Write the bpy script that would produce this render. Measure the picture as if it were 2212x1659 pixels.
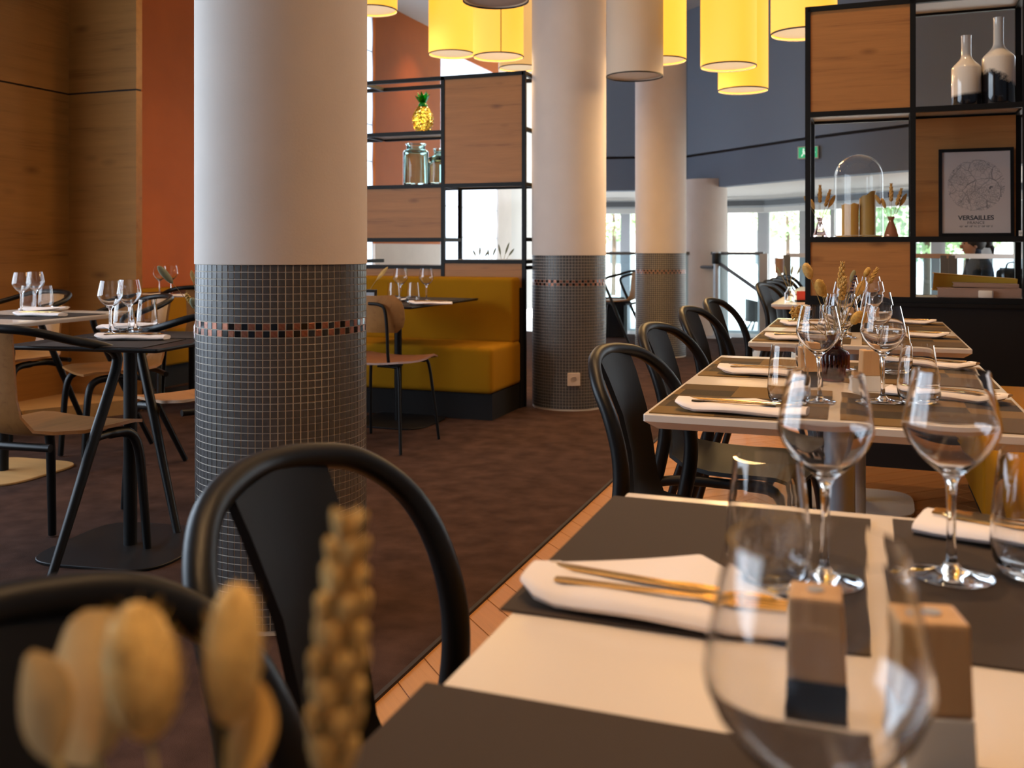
import bpy, bmesh, math, random
from math import sin, cos, tan, atan, pi, radians
from mathutils import Vector, Matrix, Euler
random.seed(7)
scene = bpy.context.scene
for o in list(bpy.data.objects):
    bpy.data.objects.remove(o)
COL = scene.collection

# ------------------------------------------------------------------ camera
FPX, CX, HY, EYE, YAW = 2074.0, 1106.0, 537.0, 1.06, radians(20.1)
cam_d = bpy.data.cameras.new('camera')
cam = bpy.data.objects.new('camera', cam_d); COL.objects.link(cam)
cam.location = (0, 0, EYE); cam.rotation_euler = (pi / 2, 0, YAW)
cam_d.sensor_width = 36; cam_d.lens = 36 * FPX / 2212
cam_d.shift_y = -(829.5 - HY) / 2212
cam_d.clip_start = .01; cam_d.clip_end = 300
cam_d.dof.use_dof = True; cam_d.dof.focus_distance = 2.4; cam_d.dof.aperture_fstop = 6.3
scene.camera = cam

# ------------------------------------------------------------------ world, light, exposure
world = bpy.data.worlds.new('world'); scene.world = world; world.use_nodes = True
wn = world.node_tree; bg = wn.nodes['Background']
sky = wn.nodes.new('ShaderNodeTexSky')
try:
    sky.sky_type = 'NISHITA'; sky.sun_disc = False; sky.sun_elevation = radians(48); sky.sun_rotation = radians(200)
    sky.air_density = 1.0; sky.dust_density = 2.5
except Exception:
    pass
mixw = wn.nodes.new('ShaderNodeMixRGB'); mixw.inputs[0].default_value = .55
mixw.inputs[2].default_value = (9.0, 9.6, 10.0, 1)
wn.links.new(sky.outputs[0], mixw.inputs[1]); wn.links.new(mixw.outputs[0], bg.inputs[0])
bg.inputs[1].default_value = .46
vs = scene.view_settings
vs.view_transform = 'Standard'; vs.look = 'None'; vs.gamma = 1; vs.use_curve_mapping = False
vs.exposure = 0.28

def area(name, loc, rot, sx, sy, e, col, spread=180):
    l = bpy.data.lights.new(name, 'AREA'); l.shape = 'RECTANGLE'; l.size = sx; l.size_y = sy
    l.energy = e; l.color = col; l.spread = radians(spread)
    o = bpy.data.objects.new(name, l); COL.objects.link(o); o.location = loc; o.rotation_euler = rot
    return o
sun = bpy.data.lights.new('sun', 'SUN'); sun.energy = 14; sun.angle = .01; sun.color = (1, .95, .86)
suno = bpy.data.objects.new('sun', sun); COL.objects.link(suno); suno.rotation_euler = (radians(42), 0, radians(20))
# daylight entering by the tall window in the left wall and by the terrace front
area('daylight_left_window', (-5.12, .9, 1.75), (0, radians(-90), 0), 2.5, 5.0, 85, (.46, .69, 1.0))
area('daylight_blind_window', (-5.72, 9.28, 2.1), (0, radians(-90), 0), 3.3, 1.9, 70, (.74, .86, 1.0))
area('daylight_far_blind_window', (-5.72, 13.28, 2.1), (0, radians(-90), 0), 3.3, 2.2, 80, (.74, .86, 1.0))
cy = scene.cycles
cy.use_denoising = True; cy.max_bounces = 14; cy.diffuse_bounces = 4; cy.glossy_bounces = 5
cy.transmission_bounces = 12; cy.transparent_max_bounces = 16
cy.sample_clamp_indirect = 4; cy.blur_glossy = .5
cy.caustics_reflective = False; cy.caustics_refractive = True

# ------------------------------------------------------------------ pixel helpers
def ang(px): return atan((px - CX) / FPX) - YAW
def at_D(px, D):
    d = D / cos(atan((px - CX) / FPX)); a = ang(px); return d * sin(a), d * cos(a)
def at_z(px, py, z): return at_D(px, (EYE - z) * FPX / (py - HY))
def z_at(py, D): return EYE - (py - HY) * D / FPX

# ------------------------------------------------------------------ materials
M = {}
def nt(m):
    m.use_nodes = True; return m.node_tree
def pmat(name, col, rough=.5, metal=0, bump=0, bscale=200, var=0, vscale=8, spec=.5, emit=None, es=0, sheen=0, coat=0, stretch=(1, 1, 1)):
    m = bpy.data.materials.new(name); t = nt(m); b = t.nodes['Principled BSDF']
    b.inputs['Base Color'].default_value = (*col, 1); b.inputs['Roughness'].default_value = rough
    b.inputs['Metallic'].default_value = metal; b.inputs['Specular IOR Level'].default_value = spec
    if sheen: b.inputs['Sheen Weight'].default_value = sheen
    if coat: b.inputs['Coat Weight'].default_value = coat; b.inputs['Coat Roughness'].default_value = .08
    if emit: b.inputs['Emission Color'].default_value = (*emit, 1); b.inputs['Emission Strength'].default_value = es
    if bump or var:
        tc = t.nodes.new('ShaderNodeTexCoord'); mp = t.nodes.new('ShaderNodeMapping'); mp.inputs['Scale'].default_value = stretch
        t.links.new(tc.outputs['Object'], mp.inputs[0])
    if bump:
        n = t.nodes.new('ShaderNodeTexNoise'); n.inputs['Scale'].default_value = bscale; n.inputs['Detail'].default_value = 3
        bp = t.nodes.new('ShaderNodeBump'); bp.inputs['Strength'].default_value = bump; bp.inputs['Distance'].default_value = .002
        t.links.new(mp.outputs[0], n.inputs[0]); t.links.new(n.outputs[0], bp.inputs['Height']); t.links.new(bp.outputs[0], b.inputs['Normal'])
    if var:
        n = t.nodes.new('ShaderNodeTexNoise'); n.inputs['Scale'].default_value = vscale; n.inputs['Detail'].default_value = 5
        r = t.nodes.new('ShaderNodeValToRGB')
        r.color_ramp.elements[0].position = .3; r.color_ramp.elements[1].position = .7
        r.color_ramp.elements[0].color = (*[c * (1 - var) for c in col], 1); r.color_ramp.elements[1].color = (*[min(1, c * (1 + var)) for c in col], 1)
        t.links.new(mp.outputs[0], n.inputs[0]); t.links.new(n.outputs[0], r.inputs[0]); t.links.new(r.outputs[0], b.inputs['Base Color'])
    M[name] = m; return m
def wood(name, c1, c2, axis=0, rough=.5, scale=1.0, knots=True, spec=.4):
    m = bpy.data.materials.new(name); t = nt(m); b = t.nodes['Principled BSDF']; b.inputs['Roughness'].default_value = rough
    b.inputs['Specular IOR Level'].default_value = spec
    tc = t.nodes.new('ShaderNodeTexCoord'); mp = t.nodes.new('ShaderNodeMapping')
    s = [14 * scale] * 3; s[axis] = .9 * scale; mp.inputs['Scale'].default_value = s
    t.links.new(tc.outputs['Object'], mp.inputs[0])
    n1 = t.nodes.new('ShaderNodeTexNoise'); n1.inputs['Scale'].default_value = 1.0; n1.inputs['Detail'].default_value = 7; n1.inputs['Distortion'].default_value = .8
    mp2 = t.nodes.new('ShaderNodeMapping'); s2 = [160 * scale] * 3; s2[axis] = 5 * scale; mp2.inputs['Scale'].default_value = s2
    t.links.new(tc.outputs['Object'], mp2.inputs[0])
    n2 = t.nodes.new('ShaderNodeTexNoise'); n2.inputs['Scale'].default_value = 1.0; n2.inputs['Detail'].default_value = 2
    t.links.new(mp.outputs[0], n1.inputs[0]); t.links.new(mp2.outputs[0], n2.inputs[0])
    mx = t.nodes.new('ShaderNodeMix'); mx.data_type = 'FLOAT'; mx.inputs[0].default_value = .3
    t.links.new(n1.outputs[0], mx.inputs[2]); t.links.new(n2.outputs[0], mx.inputs[3])
    r = t.nodes.new('ShaderNodeValToRGB'); e = r.color_ramp.elements
    e[0].position = .3; e[0].color = (*c2, 1); e[1].position = .68; e[1].color = (*c1, 1)
    x = e.new(.42); x.color = (*[.65 * a + .35 * q for a, q in zip(c1, c2)], 1)
    t.links.new(mx.outputs[0], r.inputs[0])
    out = r.outputs[0]
    if knots:
        mp3 = t.nodes.new('ShaderNodeMapping'); s3 = [9 * scale] * 3; s3[axis] = 3.5 * scale; mp3.inputs['Scale'].default_value = s3
        t.links.new(tc.outputs['Object'], mp3.inputs[0])
        v = t.nodes.new('ShaderNodeTexVoronoi'); v.inputs['Scale'].default_value = .55; v.inputs['Randomness'].default_value = 1
        t.links.new(mp3.outputs[0], v.inputs[0])
        r3 = t.nodes.new('ShaderNodeValToRGB'); r3.color_ramp.elements[0].position = .02; r3.color_ramp.elements[1].position = .17
        r3.color_ramp.elements[0].color = (.42, .38, .34, 1); r3.color_ramp.elements[1].color = (1, 1, 1, 1)
        t.links.new(v.outputs['Distance'], r3.inputs[0])
        mm = t.nodes.new('ShaderNodeMixRGB'); mm.blend_type = 'MULTIPLY'; mm.inputs[0].default_value = .8
        t.links.new(out, mm.inputs[1]); t.links.new(r3.outputs[0], mm.inputs[2]); out = mm.outputs[0]
    t.links.new(out, b.inputs['Base Color'])
    bp = t.nodes.new('ShaderNodeBump'); bp.inputs['Strength'].default_value = .12; bp.inputs['Distance'].default_value = .001
    t.links.new(n2.outputs[0], bp.inputs['Height']); t.links.new(bp.outputs[0], b.inputs['Normal'])
    M[name] = m; return m
def glassmat(name, col=(1, 1, 1), ior=1.45, rough=0.0):
    m = bpy.data.materials.new(name); t = nt(m); b = t.nodes['Principled BSDF']
    b.inputs['Base Color'].default_value = (*col, 1); b.inputs['Roughness'].default_value = rough
    b.inputs['IOR'].default_value = ior; b.inputs['Transmission Weight'].default_value = 1
    M[name] = m; return m
def panemat(name, tint=(1, 1, 1), refl=.08):
    m = bpy.data.materials.new(name); t = nt(m); t.nodes.clear()
    o = t.nodes.new('ShaderNodeOutputMaterial'); mx = t.nodes.new('ShaderNodeMixShader')
    tr = t.nodes.new('ShaderNodeBsdfTransparent'); tr.inputs[0].default_value = (*tint, 1)
    gl = t.nodes.new('ShaderNodeBsdfGlossy'); gl.inputs['Roughness'].default_value = .02
    lw = t.nodes.new('ShaderNodeLayerWeight'); lw.inputs[0].default_value = .5
    pw = t.nodes.new('ShaderNodeMath'); pw.operation = 'POWER'; pw.inputs[1].default_value = 4.5; t.links.new(lw.outputs['Facing'], pw.inputs[0])
    fr = t.nodes.new('ShaderNodeMath'); fr.operation = 'MULTIPLY_ADD'; fr.inputs[1].default_value = .85; fr.inputs[2].default_value = refl * .5; t.links.new(pw.outputs[0], fr.inputs[0])
    t.links.new(fr.outputs[0], mx.inputs[0]); t.links.new(tr.outputs[0], mx.inputs[1]); t.links.new(gl.outputs[0], mx.inputs[2]); t.links.new(mx.outputs[0], o.inputs[0])
    M[name] = m; return m

wood('oak_panel', (.44, .20, .045), (.22, .09, .018), 0, .45, 1.0)
wood('oak_panel_y', (.44, .20, .045), (.22, .09, .018), 1, .45, 1.0)
wood('shelf_oak', (.46, .195, .052), (.23, .088, .024), 0, .5, 1.6)
wood('ledge_wood', (.55, .32, .12), (.34, .18, .06), 0, .5, 1.0)
wood('chair_oak', (.36, .16, .045), (.22, .09, .022), 0, .42, 2.5, knots=False)
wood('walnut_ply', (.26, .11, .06), (.15, .06, .03), 0, .32, 2.5, knots=False)
wood('parquet', (.46, .21, .07), (.24, .10, .035), 0, .38, 2.0, knots=False)
wood('block_beech', (.62, .38, .19), (.46, .26, .11), 2, .5, 3.0, knots=False)
pmat('terracotta', (.42, .10, .012), .6, spec=.15, var=.06, vscale=3)
pmat('blue_grey', (.16, .20, .265), .7, bump=.06, bscale=90)
pmat('blue_grey_upper', (.215, .265, .33), .7, bump=.06, bscale=90)
pmat('ceiling_white', (.62, .58, .54), .9)
pmat('plaster', (.66, .58, .52), .75, bump=.14, bscale=150, var=.03, vscale=5)
pmat('grout', (.62, .55, .46), .9)
pmat('tile_slate', (.070, .068, .068), .36, var=.22, vscale=40, bump=.2, bscale=300)
pmat('tile_copper', (.30, .115, .07), .3, metal=.55, var=.3, vscale=90)
pmat('tile_black', (.008, .008, .01), .12)
pmat('carpet', (.058, .032, .024), 1.0, bump=1.0, bscale=420, var=.30, vscale=9, spec=.05)
pmat('edge_dark', (.02, .013, .012), .8)
pmat('black_metal', (.007, .007, .007), .5, spec=.22)
pmat('black_plastic', (.0045, .004, .0038), .40, bump=.05, bscale=500, spec=.28)
pmat('black_laminate', (.010, .009, .009), .45, spec=.22)
pmat('black_base', (.012, .010, .009), .75, spec=.2)
pmat('black_shell', (.0045, .004, .0038), .55, bump=.05, bscale=500, spec=.22)
pmat('white_laminate', (.74, .66, .57), .22, coat=.3)
pmat('table_edge', (.70, .62, .54), .35)
pmat('grey_metal', (.38, .40, .44), .45, metal=.3)
pmat('alu', (.50, .52, .54), .38, metal=.6)
pmat('alu_dark', (.14, .15, .16), .4, metal=.5)
pmat('shelf_board', (.45, .44, .43), .4)
pmat('yellow_fabric', (.34, .155, .004), .9, bump=.5, bscale=700, spec=.12)
pmat('napkin', (.80, .74, .72), .85, bump=.25, bscale=600)
pmat('steel_warm', (.80, .52, .20), .16, metal=1)  # steel coloured gold, its warm reflections put into the base colour
pmat('ceramic_white', (.72, .67, .58), .15, coat=.4)
pmat('wax', (.62, .34, .06), .5)
pmat('wax_dark', (.40, .24, .05), .5)
pmat('paper', (.62, .52, .47), .6)
pmat('ink', (.03, .028, .028), .7)
pmat('blind_seam', (.35, .38, .42), .8)
pmat('straw', (.55, .33, .08), .9, var=.25, vscale=120, bump=.5, bscale=500)
pmat('straw_pale', (.62, .40, .13), .9, var=.2, vscale=120, bump=.5, bscale=500)
pmat('straw_stem', (.34, .25, .09), .8)
pmat('lavender', (.07, .045, .075), .9)
pmat('leaf_dry', (.50, .29, .08), .85, var=.3, vscale=30)
pmat('sage', (.22, .21, .12), .9)
pmat('copper_glass', (.35, .14, .07), .12, metal=.4)
pmat('book_brown', (.30, .19, .14), .6)
pmat('book_pages', (.62, .54, .44), .8)
pmat('book_yellow', (.70, .38, .03), .55)
pmat('white_plain', (.75, .73, .68), .5)
pmat('sign_green', (.02, .30, .14), .5, emit=(.05, .55, .25), es=.5)
pmat('sign_white', (.8, .85, .8), .5, emit=(.8, .95, .85), es=.7)
pmat('skin', (.42, .23, .15), .5)
pmat('hair', (.012, .009, .008), .6)
pmat('navy_cloth', (.012, .02, .04), .85)
pmat('red', (.55, .05, .03), .5)
pmat('socket', (.72, .58, .46), .4)
pmat('asphalt', (.78, .79, .76), .9, var=.1, vscale=1)
pmat('facade_pale', (.75, .73, .68), .9)
pmat('bark', (.10, .07, .05), .9)
pmat('leafgreen', (.34, .55, .26), .8, var=.5, vscale=6)
pmat('lamp_cord', (.02, .02, .02), .6)
pmat('shade_band', (.05, .04, .03), .6)
pmat('shade_off', (.72, .62, .50), .8, bump=.1, bscale=300)
pmat('diffuser_off', (.55, .52, .50), .6)
pmat('shade_lit', (.62, .46, .20), .85, emit=(1.0, .47, .03), es=.95)
pmat('shade_lit_soft', (.70, .55, .32), .85, emit=(1.0, .58, .18), es=.38)
pmat('diffuser_lit', (.7, .62, .5), .6, emit=(1.0, .70, .38), es=.5)
pmat('downlight', (.9, .8, .6), .5, emit=(1, .72, .4), es=14)
pmat('pine_amber', (.9, .45, .02), .1); pmat('pine_green', (.0, .25, .02), .2)
glassmat('glass_clear')
glassmat('glass_green', (.72, .93, .88)); glassmat('glass_amber', (1.0, .62, .06)); glassmat('glass_leaf', (.05, .62, .08))
glassmat('glass_rose', (.86, .72, .72)); glassmat('glass_red', (.16, .03, .02), rough=.08)
panemat('pane'); panemat('pane_tint', (.80, .90, .94)); panemat('dome_glass', (.97, .99, 1.0))
def add_translucent(name, col, emit=None):
    m = bpy.data.materials.new(name); t = nt(m); t.nodes.clear()
    o = t.nodes.new('ShaderNodeOutputMaterial'); mx = t.nodes.new('ShaderNodeMixShader'); mx.inputs[0].default_value = .6
    d = t.nodes.new('ShaderNodeBsdfDiffuse'); d.inputs[0].default_value = (*col, 1)
    tl = t.nodes.new('ShaderNodeBsdfTranslucent'); tl.inputs[0].default_value = (*col, 1)
    t.links.new(d.outputs[0], mx.inputs[1]); t.links.new(tl.outputs[0], mx.inputs[2]); t.links.new(mx.outputs[0], o.inputs[0]); M[name] = m
add_translucent('blind_cloth', (.62, .67, .74))

def placemat_mat(name, c1, c2, patch):
    m = bpy.data.materials.new(name); t = nt(m); b = t.nodes['Principled BSDF']; b.inputs['Roughness'].default_value = .7; b.inputs['Specular IOR Level'].default_value = .12
    tc = t.nodes.new('ShaderNodeTexCoord')
    w = t.nodes.new('ShaderNodeTexWave'); w.inputs['Scale'].default_value = 230; w.bands_direction = 'DIAGONAL'; w.inputs['Distortion'].default_value = .4
    t.links.new(tc.outputs['Object'], w.inputs[0])
    r = t.nodes.new('ShaderNodeValToRGB'); r.color_ramp.elements[0].color = (*c1, 1); r.color_ramp.elements[1].color = (*c2, 1)
    t.links.new(w.outputs[0], r.inputs[0]); out = r.outputs[0]
    if patch:
        sn = t.nodes.new('ShaderNodeVectorMath'); sn.operation = 'SNAP'; sn.inputs[1].default_value = (.11, .083, 5.0)
        of = t.nodes.new('ShaderNodeVectorMath'); of.operation = 'ADD'; of.inputs[1].default_value = (1.03, 1.04, 1.0)
        t.links.new(tc.outputs['Object'], of.inputs[0]); t.links.new(of.outputs[0], sn.inputs[0])
        wnz = t.nodes.new('ShaderNodeTexWhiteNoise'); wnz.noise_dimensions = '3D'; t.links.new(sn.outputs[0], wnz.inputs[0])
        br = t.nodes.new('ShaderNodeValToRGB'); br.color_ramp.interpolation = 'CONSTANT'; be = br.color_ramp.elements
        be[0].color = (.26, .25, .26, 1); be[1].position = .42; be[1].color = (.55, .48, .38, 1); b3_ = be.new(.70); b3_.color = (1.0, .82, .48, 1)
        t.links.new(wnz.outputs['Value'], br.inputs[0])
        mm = t.nodes.new('ShaderNodeMixRGB'); mm.blend_type = 'MULTIPLY'; mm.inputs[0].default_value = 1
        t.links.new(out, mm.inputs[1]); t.links.new(br.outputs[0], mm.inputs[2]); out = mm.outputs[0]
    t.links.new(out, b.inputs['Base Color'])
    bp = t.nodes.new('ShaderNodeBump'); bp.inputs['Strength'].default_value = .25; bp.inputs['Distance'].default_value = .001
    t.links.new(w.outputs[0], bp.inputs['Height']); t.links.new(bp.outputs[0], b.inputs['Normal']); M[name] = m
placemat_mat('mat_plain', (.044, .032, .025), (.066, .050, .040), False)
placemat_mat('mat_patch', (.11, .078, .045), (.22, .16, .09), True)
placemat_mat('mat_dark', (.030, .024, .022), (.048, .039, .035), False)

def vase_two_tone(name, level, ragged, slope):
    m = bpy.data.materials.new(name); t = nt(m); b = t.nodes['Principled BSDF']; b.inputs['Roughness'].default_value = .12
    b.inputs['Coat Weight'].default_value = .5
    tc = t.nodes.new('ShaderNodeTexCoord'); sp = t.nodes.new('ShaderNodeSeparateXYZ'); t.links.new(tc.outputs['Object'], sp.inputs[0])
    n = t.nodes.new('ShaderNodeTexNoise'); n.inputs['Scale'].default_value = 9; n.inputs['Detail'].default_value = 8; n.inputs['Roughness'].default_value = .75
    t.links.new(tc.outputs['Object'], n.inputs[0])
    a = t.nodes.new('ShaderNodeMath'); a.operation = 'MULTIPLY_ADD'; a.inputs[1].default_value = ragged; t.links.new(n.outputs[0], a.inputs[0]); t.links.new(sp.outputs[2], a.inputs[2])
    a2 = t.nodes.new('ShaderNodeMath'); a2.operation = 'MULTIPLY_ADD'; a2.inputs[1].default_value = slope; t.links.new(sp.outputs[0], a2.inputs[0]); t.links.new(a.outputs[0], a2.inputs[2])
    r = t.nodes.new('ShaderNodeValToRGB'); e = r.color_ramp.elements
    e[0].position = level; e[0].color = (.008, .008, .01, 1); e[1].position = level + .012 + ragged * .1; e[1].color = (.74, .68, .58, 1)
    t.links.new(a2.outputs[0], r.inputs[0]); t.links.new(r.outputs[0], b.inputs['Base Color']); M[name] = m
vase_two_tone('glaze_straight', .062, .02, -.12)
vase_two_tone('glaze_ragged', .20, .16, .55)

def map_print(name):
    m = bpy.data.materials.new(name); t = nt(m); b = t.nodes['Principled BSDF']; b.inputs['Roughness'].default_value = .6
    tc = t.nodes.new('ShaderNodeTexCoord')
    def vor(scale, w):
        nn = t.nodes.new('ShaderNodeTexNoise'); nn.inputs['Scale'].default_value = 14
        ad = t.nodes.new('ShaderNodeMixRGB'); ad.blend_type = 'ADD'; ad.inputs[0].default_value = .035
        t.links.new(tc.outputs['Object'], nn.inputs[0]); t.links.new(tc.outputs['Object'], ad.inputs[1]); t.links.new(nn.outputs[1], ad.inputs[2])
        v = t.nodes.new('ShaderNodeTexVoronoi'); v.feature = 'DISTANCE_TO_EDGE'; v.inputs['Scale'].default_value = scale
        t.links.new(ad.outputs[0], v.inputs[0])
        c = t.nodes.new('ShaderNodeMath'); c.operation = 'LESS_THAN'; c.inputs[1].default_value = w; t.links.new(v.outputs['Distance'], c.inputs[0]); return c.outputs[0]
    def mth(op, a_, b_):
        x = t.nodes.new('ShaderNodeMath'); x.operation = op
        for i, v in enumerate((a_, b_)):
            if isinstance(v, (int, float)): x.inputs[i].default_value = v
            else: t.links.new(v, x.inputs[i])
        return x.outputs[0]
    n = t.nodes.new('ShaderNodeTexNoise'); n.inputs['Scale'].default_value = 9; t.links.new(tc.outputs['Object'], n.inputs[0])
    dense = mth('GREATER_THAN', n.outputs[0], .5)
    fine = mth('MULTIPLY', mth('MULTIPLY', vor(120, .07), dense), .5)
    mid = mth('MULTIPLY', vor(45, .03), .45)
    big = mth('MULTIPLY', vor(13, .014), .65)
    n2 = t.nodes.new('ShaderNodeTexNoise'); n2.inputs['Scale'].default_value = 22; t.links.new(tc.outputs['Object'], n2.inputs[0])
    blob = mth('MULTIPLY', mth('GREATER_THAN', n2.outputs[0], .70), .8)
    tot = mth('MAXIMUM', mth('MAXIMUM', fine, mid), mth('MAXIMUM', big, blob))
    r = t.nodes.new('ShaderNodeMixRGB'); r.inputs[1].default_value = (.62, .52, .47, 1); r.inputs[2].default_value = (.05, .05, .05, 1)
    t.links.new(tot, r.inputs[0]); t.links.new(r.outputs[0], b.inputs['Base Color']); M[name] = m
map_print('map_print')

# ------------------------------------------------------------------ mesh builder
class MB:
    def __init__(s): s.v = []; s.f = []; s.mi = []; s.cur = 0
    def _a(s, vs_, fs_):
        n = len(s.v); s.v += [tuple(v) for v in vs_]; s.f += [tuple(i + n for i in f) for f in fs_]; s.mi += [s.cur] * len(fs_); return s
    def box(s, x0, x1, y0, y1, z0, z1):
        return s._a([(x0, y0, z0), (x1, y0, z0), (x1, y1, z0), (x0, y1, z0), (x0, y0, z1), (x1, y0, z1), (x1, y1, z1), (x0, y1, z1)],
                    [(0, 3, 2, 1), (4, 5, 6, 7), (0, 1, 5, 4), (1, 2, 6, 5), (2, 3, 7, 6), (3, 0, 4, 7)])
    def prism(s, pts, z0, z1, inset0=None):
        n = len(pts); low = inset0 or pts
        vs_ = [(x, y, z0) for x, y in low] + [(x, y, z1) for x, y in pts]
        return s._a(vs_, [tuple(range(n - 1, -1, -1)), tuple(range(n, 2 * n))] + [(i, (i + 1) % n, n + (i + 1) % n, n + i) for i in range(n)])
    def lathe(s, prof, seg=32, c=(0, 0, 0), cap=True, flute=0, nfl=0):
        vs_, fs_ = [], []; n = len(prof)
        for i in range(seg):
            a = 2 * pi * i / seg; k = 1 + (flute * cos(nfl * a) if nfl else 0)
            for r, z in prof: vs_.append((c[0] + r * k * cos(a), c[1] + r * k * sin(a), c[2] + z))
        for i in range(seg):
            j = (i + 1) % seg
            for k in range(n - 1): fs_.append((i * n + k, j * n + k, j * n + k + 1, i * n + k + 1))
        if cap:
            if prof[0][0] > 1e-5: fs_.append(tuple(i * n for i in range(seg - 1, -1, -1)))
            if prof[-1][0] > 1e-5: fs_.append(tuple(i * n + n - 1 for i in range(seg)))
        return s._a(vs_, fs_)
    def tube(s, pts, rad, seg=10, flat=1.0, up=None, cap=True):
        pts = [Vector(p) for p in pts]; n = len(pts)
        if not hasattr(rad, '__len__'): rad = [rad] * n
        vs_, fs_ = [], []; nrm = None
        for i in range(n):
            t = (pts[min(i + 1, n - 1)] - pts[max(i - 1, 0)]).normalized()
            if nrm is None:
                u = Vector(up) if up else (Vector((0, 0, 1)) if abs(t.z) < .9 else Vector((1, 0, 0)))
                nrm = (u - t * u.dot(t)).normalized()
            else:
                nrm = (nrm - t * nrm.dot(t)).normalized()
            bn = t.cross(nrm)
            for k in range(seg):
                a = 2 * pi * k / seg
                vs_.append(pts[i] + nrm * (rad[i] * cos(a)) + bn * (rad[i] * flat * sin(a)))
        for i in range(n - 1):
            for k in range(seg):
                k2 = (k + 1) % seg; fs_.append((i * seg + k, i * seg + k2, (i + 1) * seg + k2, (i + 1) * seg + k))
        if cap: fs_ += [tuple(range(seg - 1, -1, -1)), tuple((n - 1) * seg + k for k in range(seg))]
        return s._a(vs_, fs_)
    def loft(s, rows, thick=0, closed=False):
        """rows: list of equal-length point lists; thick>0 closes it into a slab along the row normals"""
        R, C = len(rows), len(rows[0]); P = [[Vector(p) for p in r] for r in rows]
        if not thick:
            return s._a([p for r in P for p in r], [(i * C + j, i * C + j + 1, (i + 1) * C + j + 1, (i + 1) * C + j) for i in range(R - 1) for j in range(C - 1)])
        N = [[None] * C for _ in range(R)]
        for i in range(R):
            for j in range(C):
                a = P[min(i + 1, R - 1)][j] - P[max(i - 1, 0)][j]; b_ = P[i][min(j + 1, C - 1)] - P[i][max(j - 1, 0)]
                N[i][j] = a.cross(b_).normalized()
        vs_ = [P[i][j] + N[i][j] * thick / 2 for i in range(R) for j in range(C)] + [P[i][j] - N[i][j] * thick / 2 for i in range(R) for j in range(C)]
        o = R * C; fs_ = []
        for i in range(R - 1):
            for j in range(C - 1):
                q = (i * C + j, i * C + j + 1, (i + 1) * C + j + 1, (i + 1) * C + j); fs_ += [q[::-1], tuple(k + o for k in q)]
        for i in range(R - 1):
            for j in (0, C - 1):
                q = (i * C + j, (i + 1) * C + j, (i + 1) * C + j + o, i * C + j + o); fs_.append(q if j else q[::-1])
        for j in range(C - 1):
            for i in (0, R - 1):
                q = (i * C + j, i * C + j + 1, i * C + j + 1 + o, i * C + j + o); fs_.append(q[::-1] if i else q)
        return s._a(vs_, fs_)
    def ellip(s, c, r, seg=12, rings=8, rot=None, rough=0):
        vs_, fs_ = [], []
        for i in range(rings + 1):
            t = pi * i / rings
            for k in range(seg):
                a = 2 * pi * k / seg; q = 1 + (random.uniform(-rough, rough) if 0 < i < rings else 0)
                p = Vector((r[0] * sin(t) * cos(a) * q, r[1] * sin(t) * sin(a) * q, r[2] * cos(t)))
                if rot is not None: p = rot @ p
                vs_.append(p + Vector(c))
        for i in range(rings):
            for k in range(seg):
                k2 = (k + 1) % seg; fs_.append((i * seg + k, (i + 1) * seg + k, (i + 1) * seg + k2, i * seg + k2))
        return s._a(vs_, fs_)
    def mesh(s, name, mats, smooth=0, bevel=0, bseg=2):
        me = bpy.data.meshes.new(name); me.from_pydata(s.v, [], s.f)
        if not isinstance(mats, (list, tuple)): mats = [mats]
        for m in mats: me.materials.append(M[m])
        for p, i in zip(me.polygons, s.mi): p.material_index = i
        bm = bmesh.new(); bm.from_mesh(me)
        bmesh.ops.remove_doubles(bm, verts=bm.verts, dist=1e-6)
        if bevel: bmesh.ops.bevel(bm, geom=list(bm.edges), offset=bevel, segments=bseg, affect='EDGES', profile=.6)
        bmesh.ops.recalc_face_normals(bm, faces=bm.faces)
        bm.to_mesh(me); bm.free()
        if smooth:
            me.shade_smooth(); me.set_sharp_from_angle(angle=radians(smooth))
        return me
    def build(s, name, mats, parent=None, smooth=0, bevel=0, bseg=2):
        o = bpy.data.objects.new(name, s.mesh(name, mats, smooth, bevel, bseg)); COL.objects.link(o)
        if parent: o.parent = parent
        return o
def tag(o, label=None, cat=None, group=None, kind=None):
    if label: o['label'] = label
    if cat: o['category'] = cat
    if group: o['group'] = group
    if kind: o['kind'] = kind
    return o
def thing(name, label, cat, loc=(0, 0, 0), rz=0, group=None, kind=None):
    o = bpy.data.objects.new(name, None); o.empty_display_size = .1; COL.objects.link(o)
    o.location = loc; o.rotation_euler = (0, 0, rz); return tag(o, label, cat, group, kind)
def linked(name, me, parent=None, loc=(0, 0, 0), rot=(0, 0, 0)):
    o = bpy.data.objects.new(name, me); COL.objects.link(o); o.location = loc; o.rotation_euler = rot
    if parent: o.parent = parent
    return o
def copy_tree(o, parent=None):
    c = o.copy(); COL.objects.link(c); c.parent = parent
    for ch in o.children: copy_tree(ch, c)
    return c
def struct(o, label=None): return tag(o, label, None, None, 'structure')

# ================================================================== SETTING
CEIL = 4.05
f = struct(MB().box(-7.2, 4.2, -4, 11.6, -.12, -.012).build('floor', 'edge_dark'), 'dark subfloor under the carpet and the parquet')
CE = -1.08
cp = struct(MB().box(-5.6, CE, -4, 11.6, -.012, .008).build('floor_carpet', 'carpet'), 'dark brown purple carpet beside the parquet aisle')
MB().box(CE, CE + .012, -4, 11.6, -.012, .0085).build('carpet_edge', 'edge_dark', cp)
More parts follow.
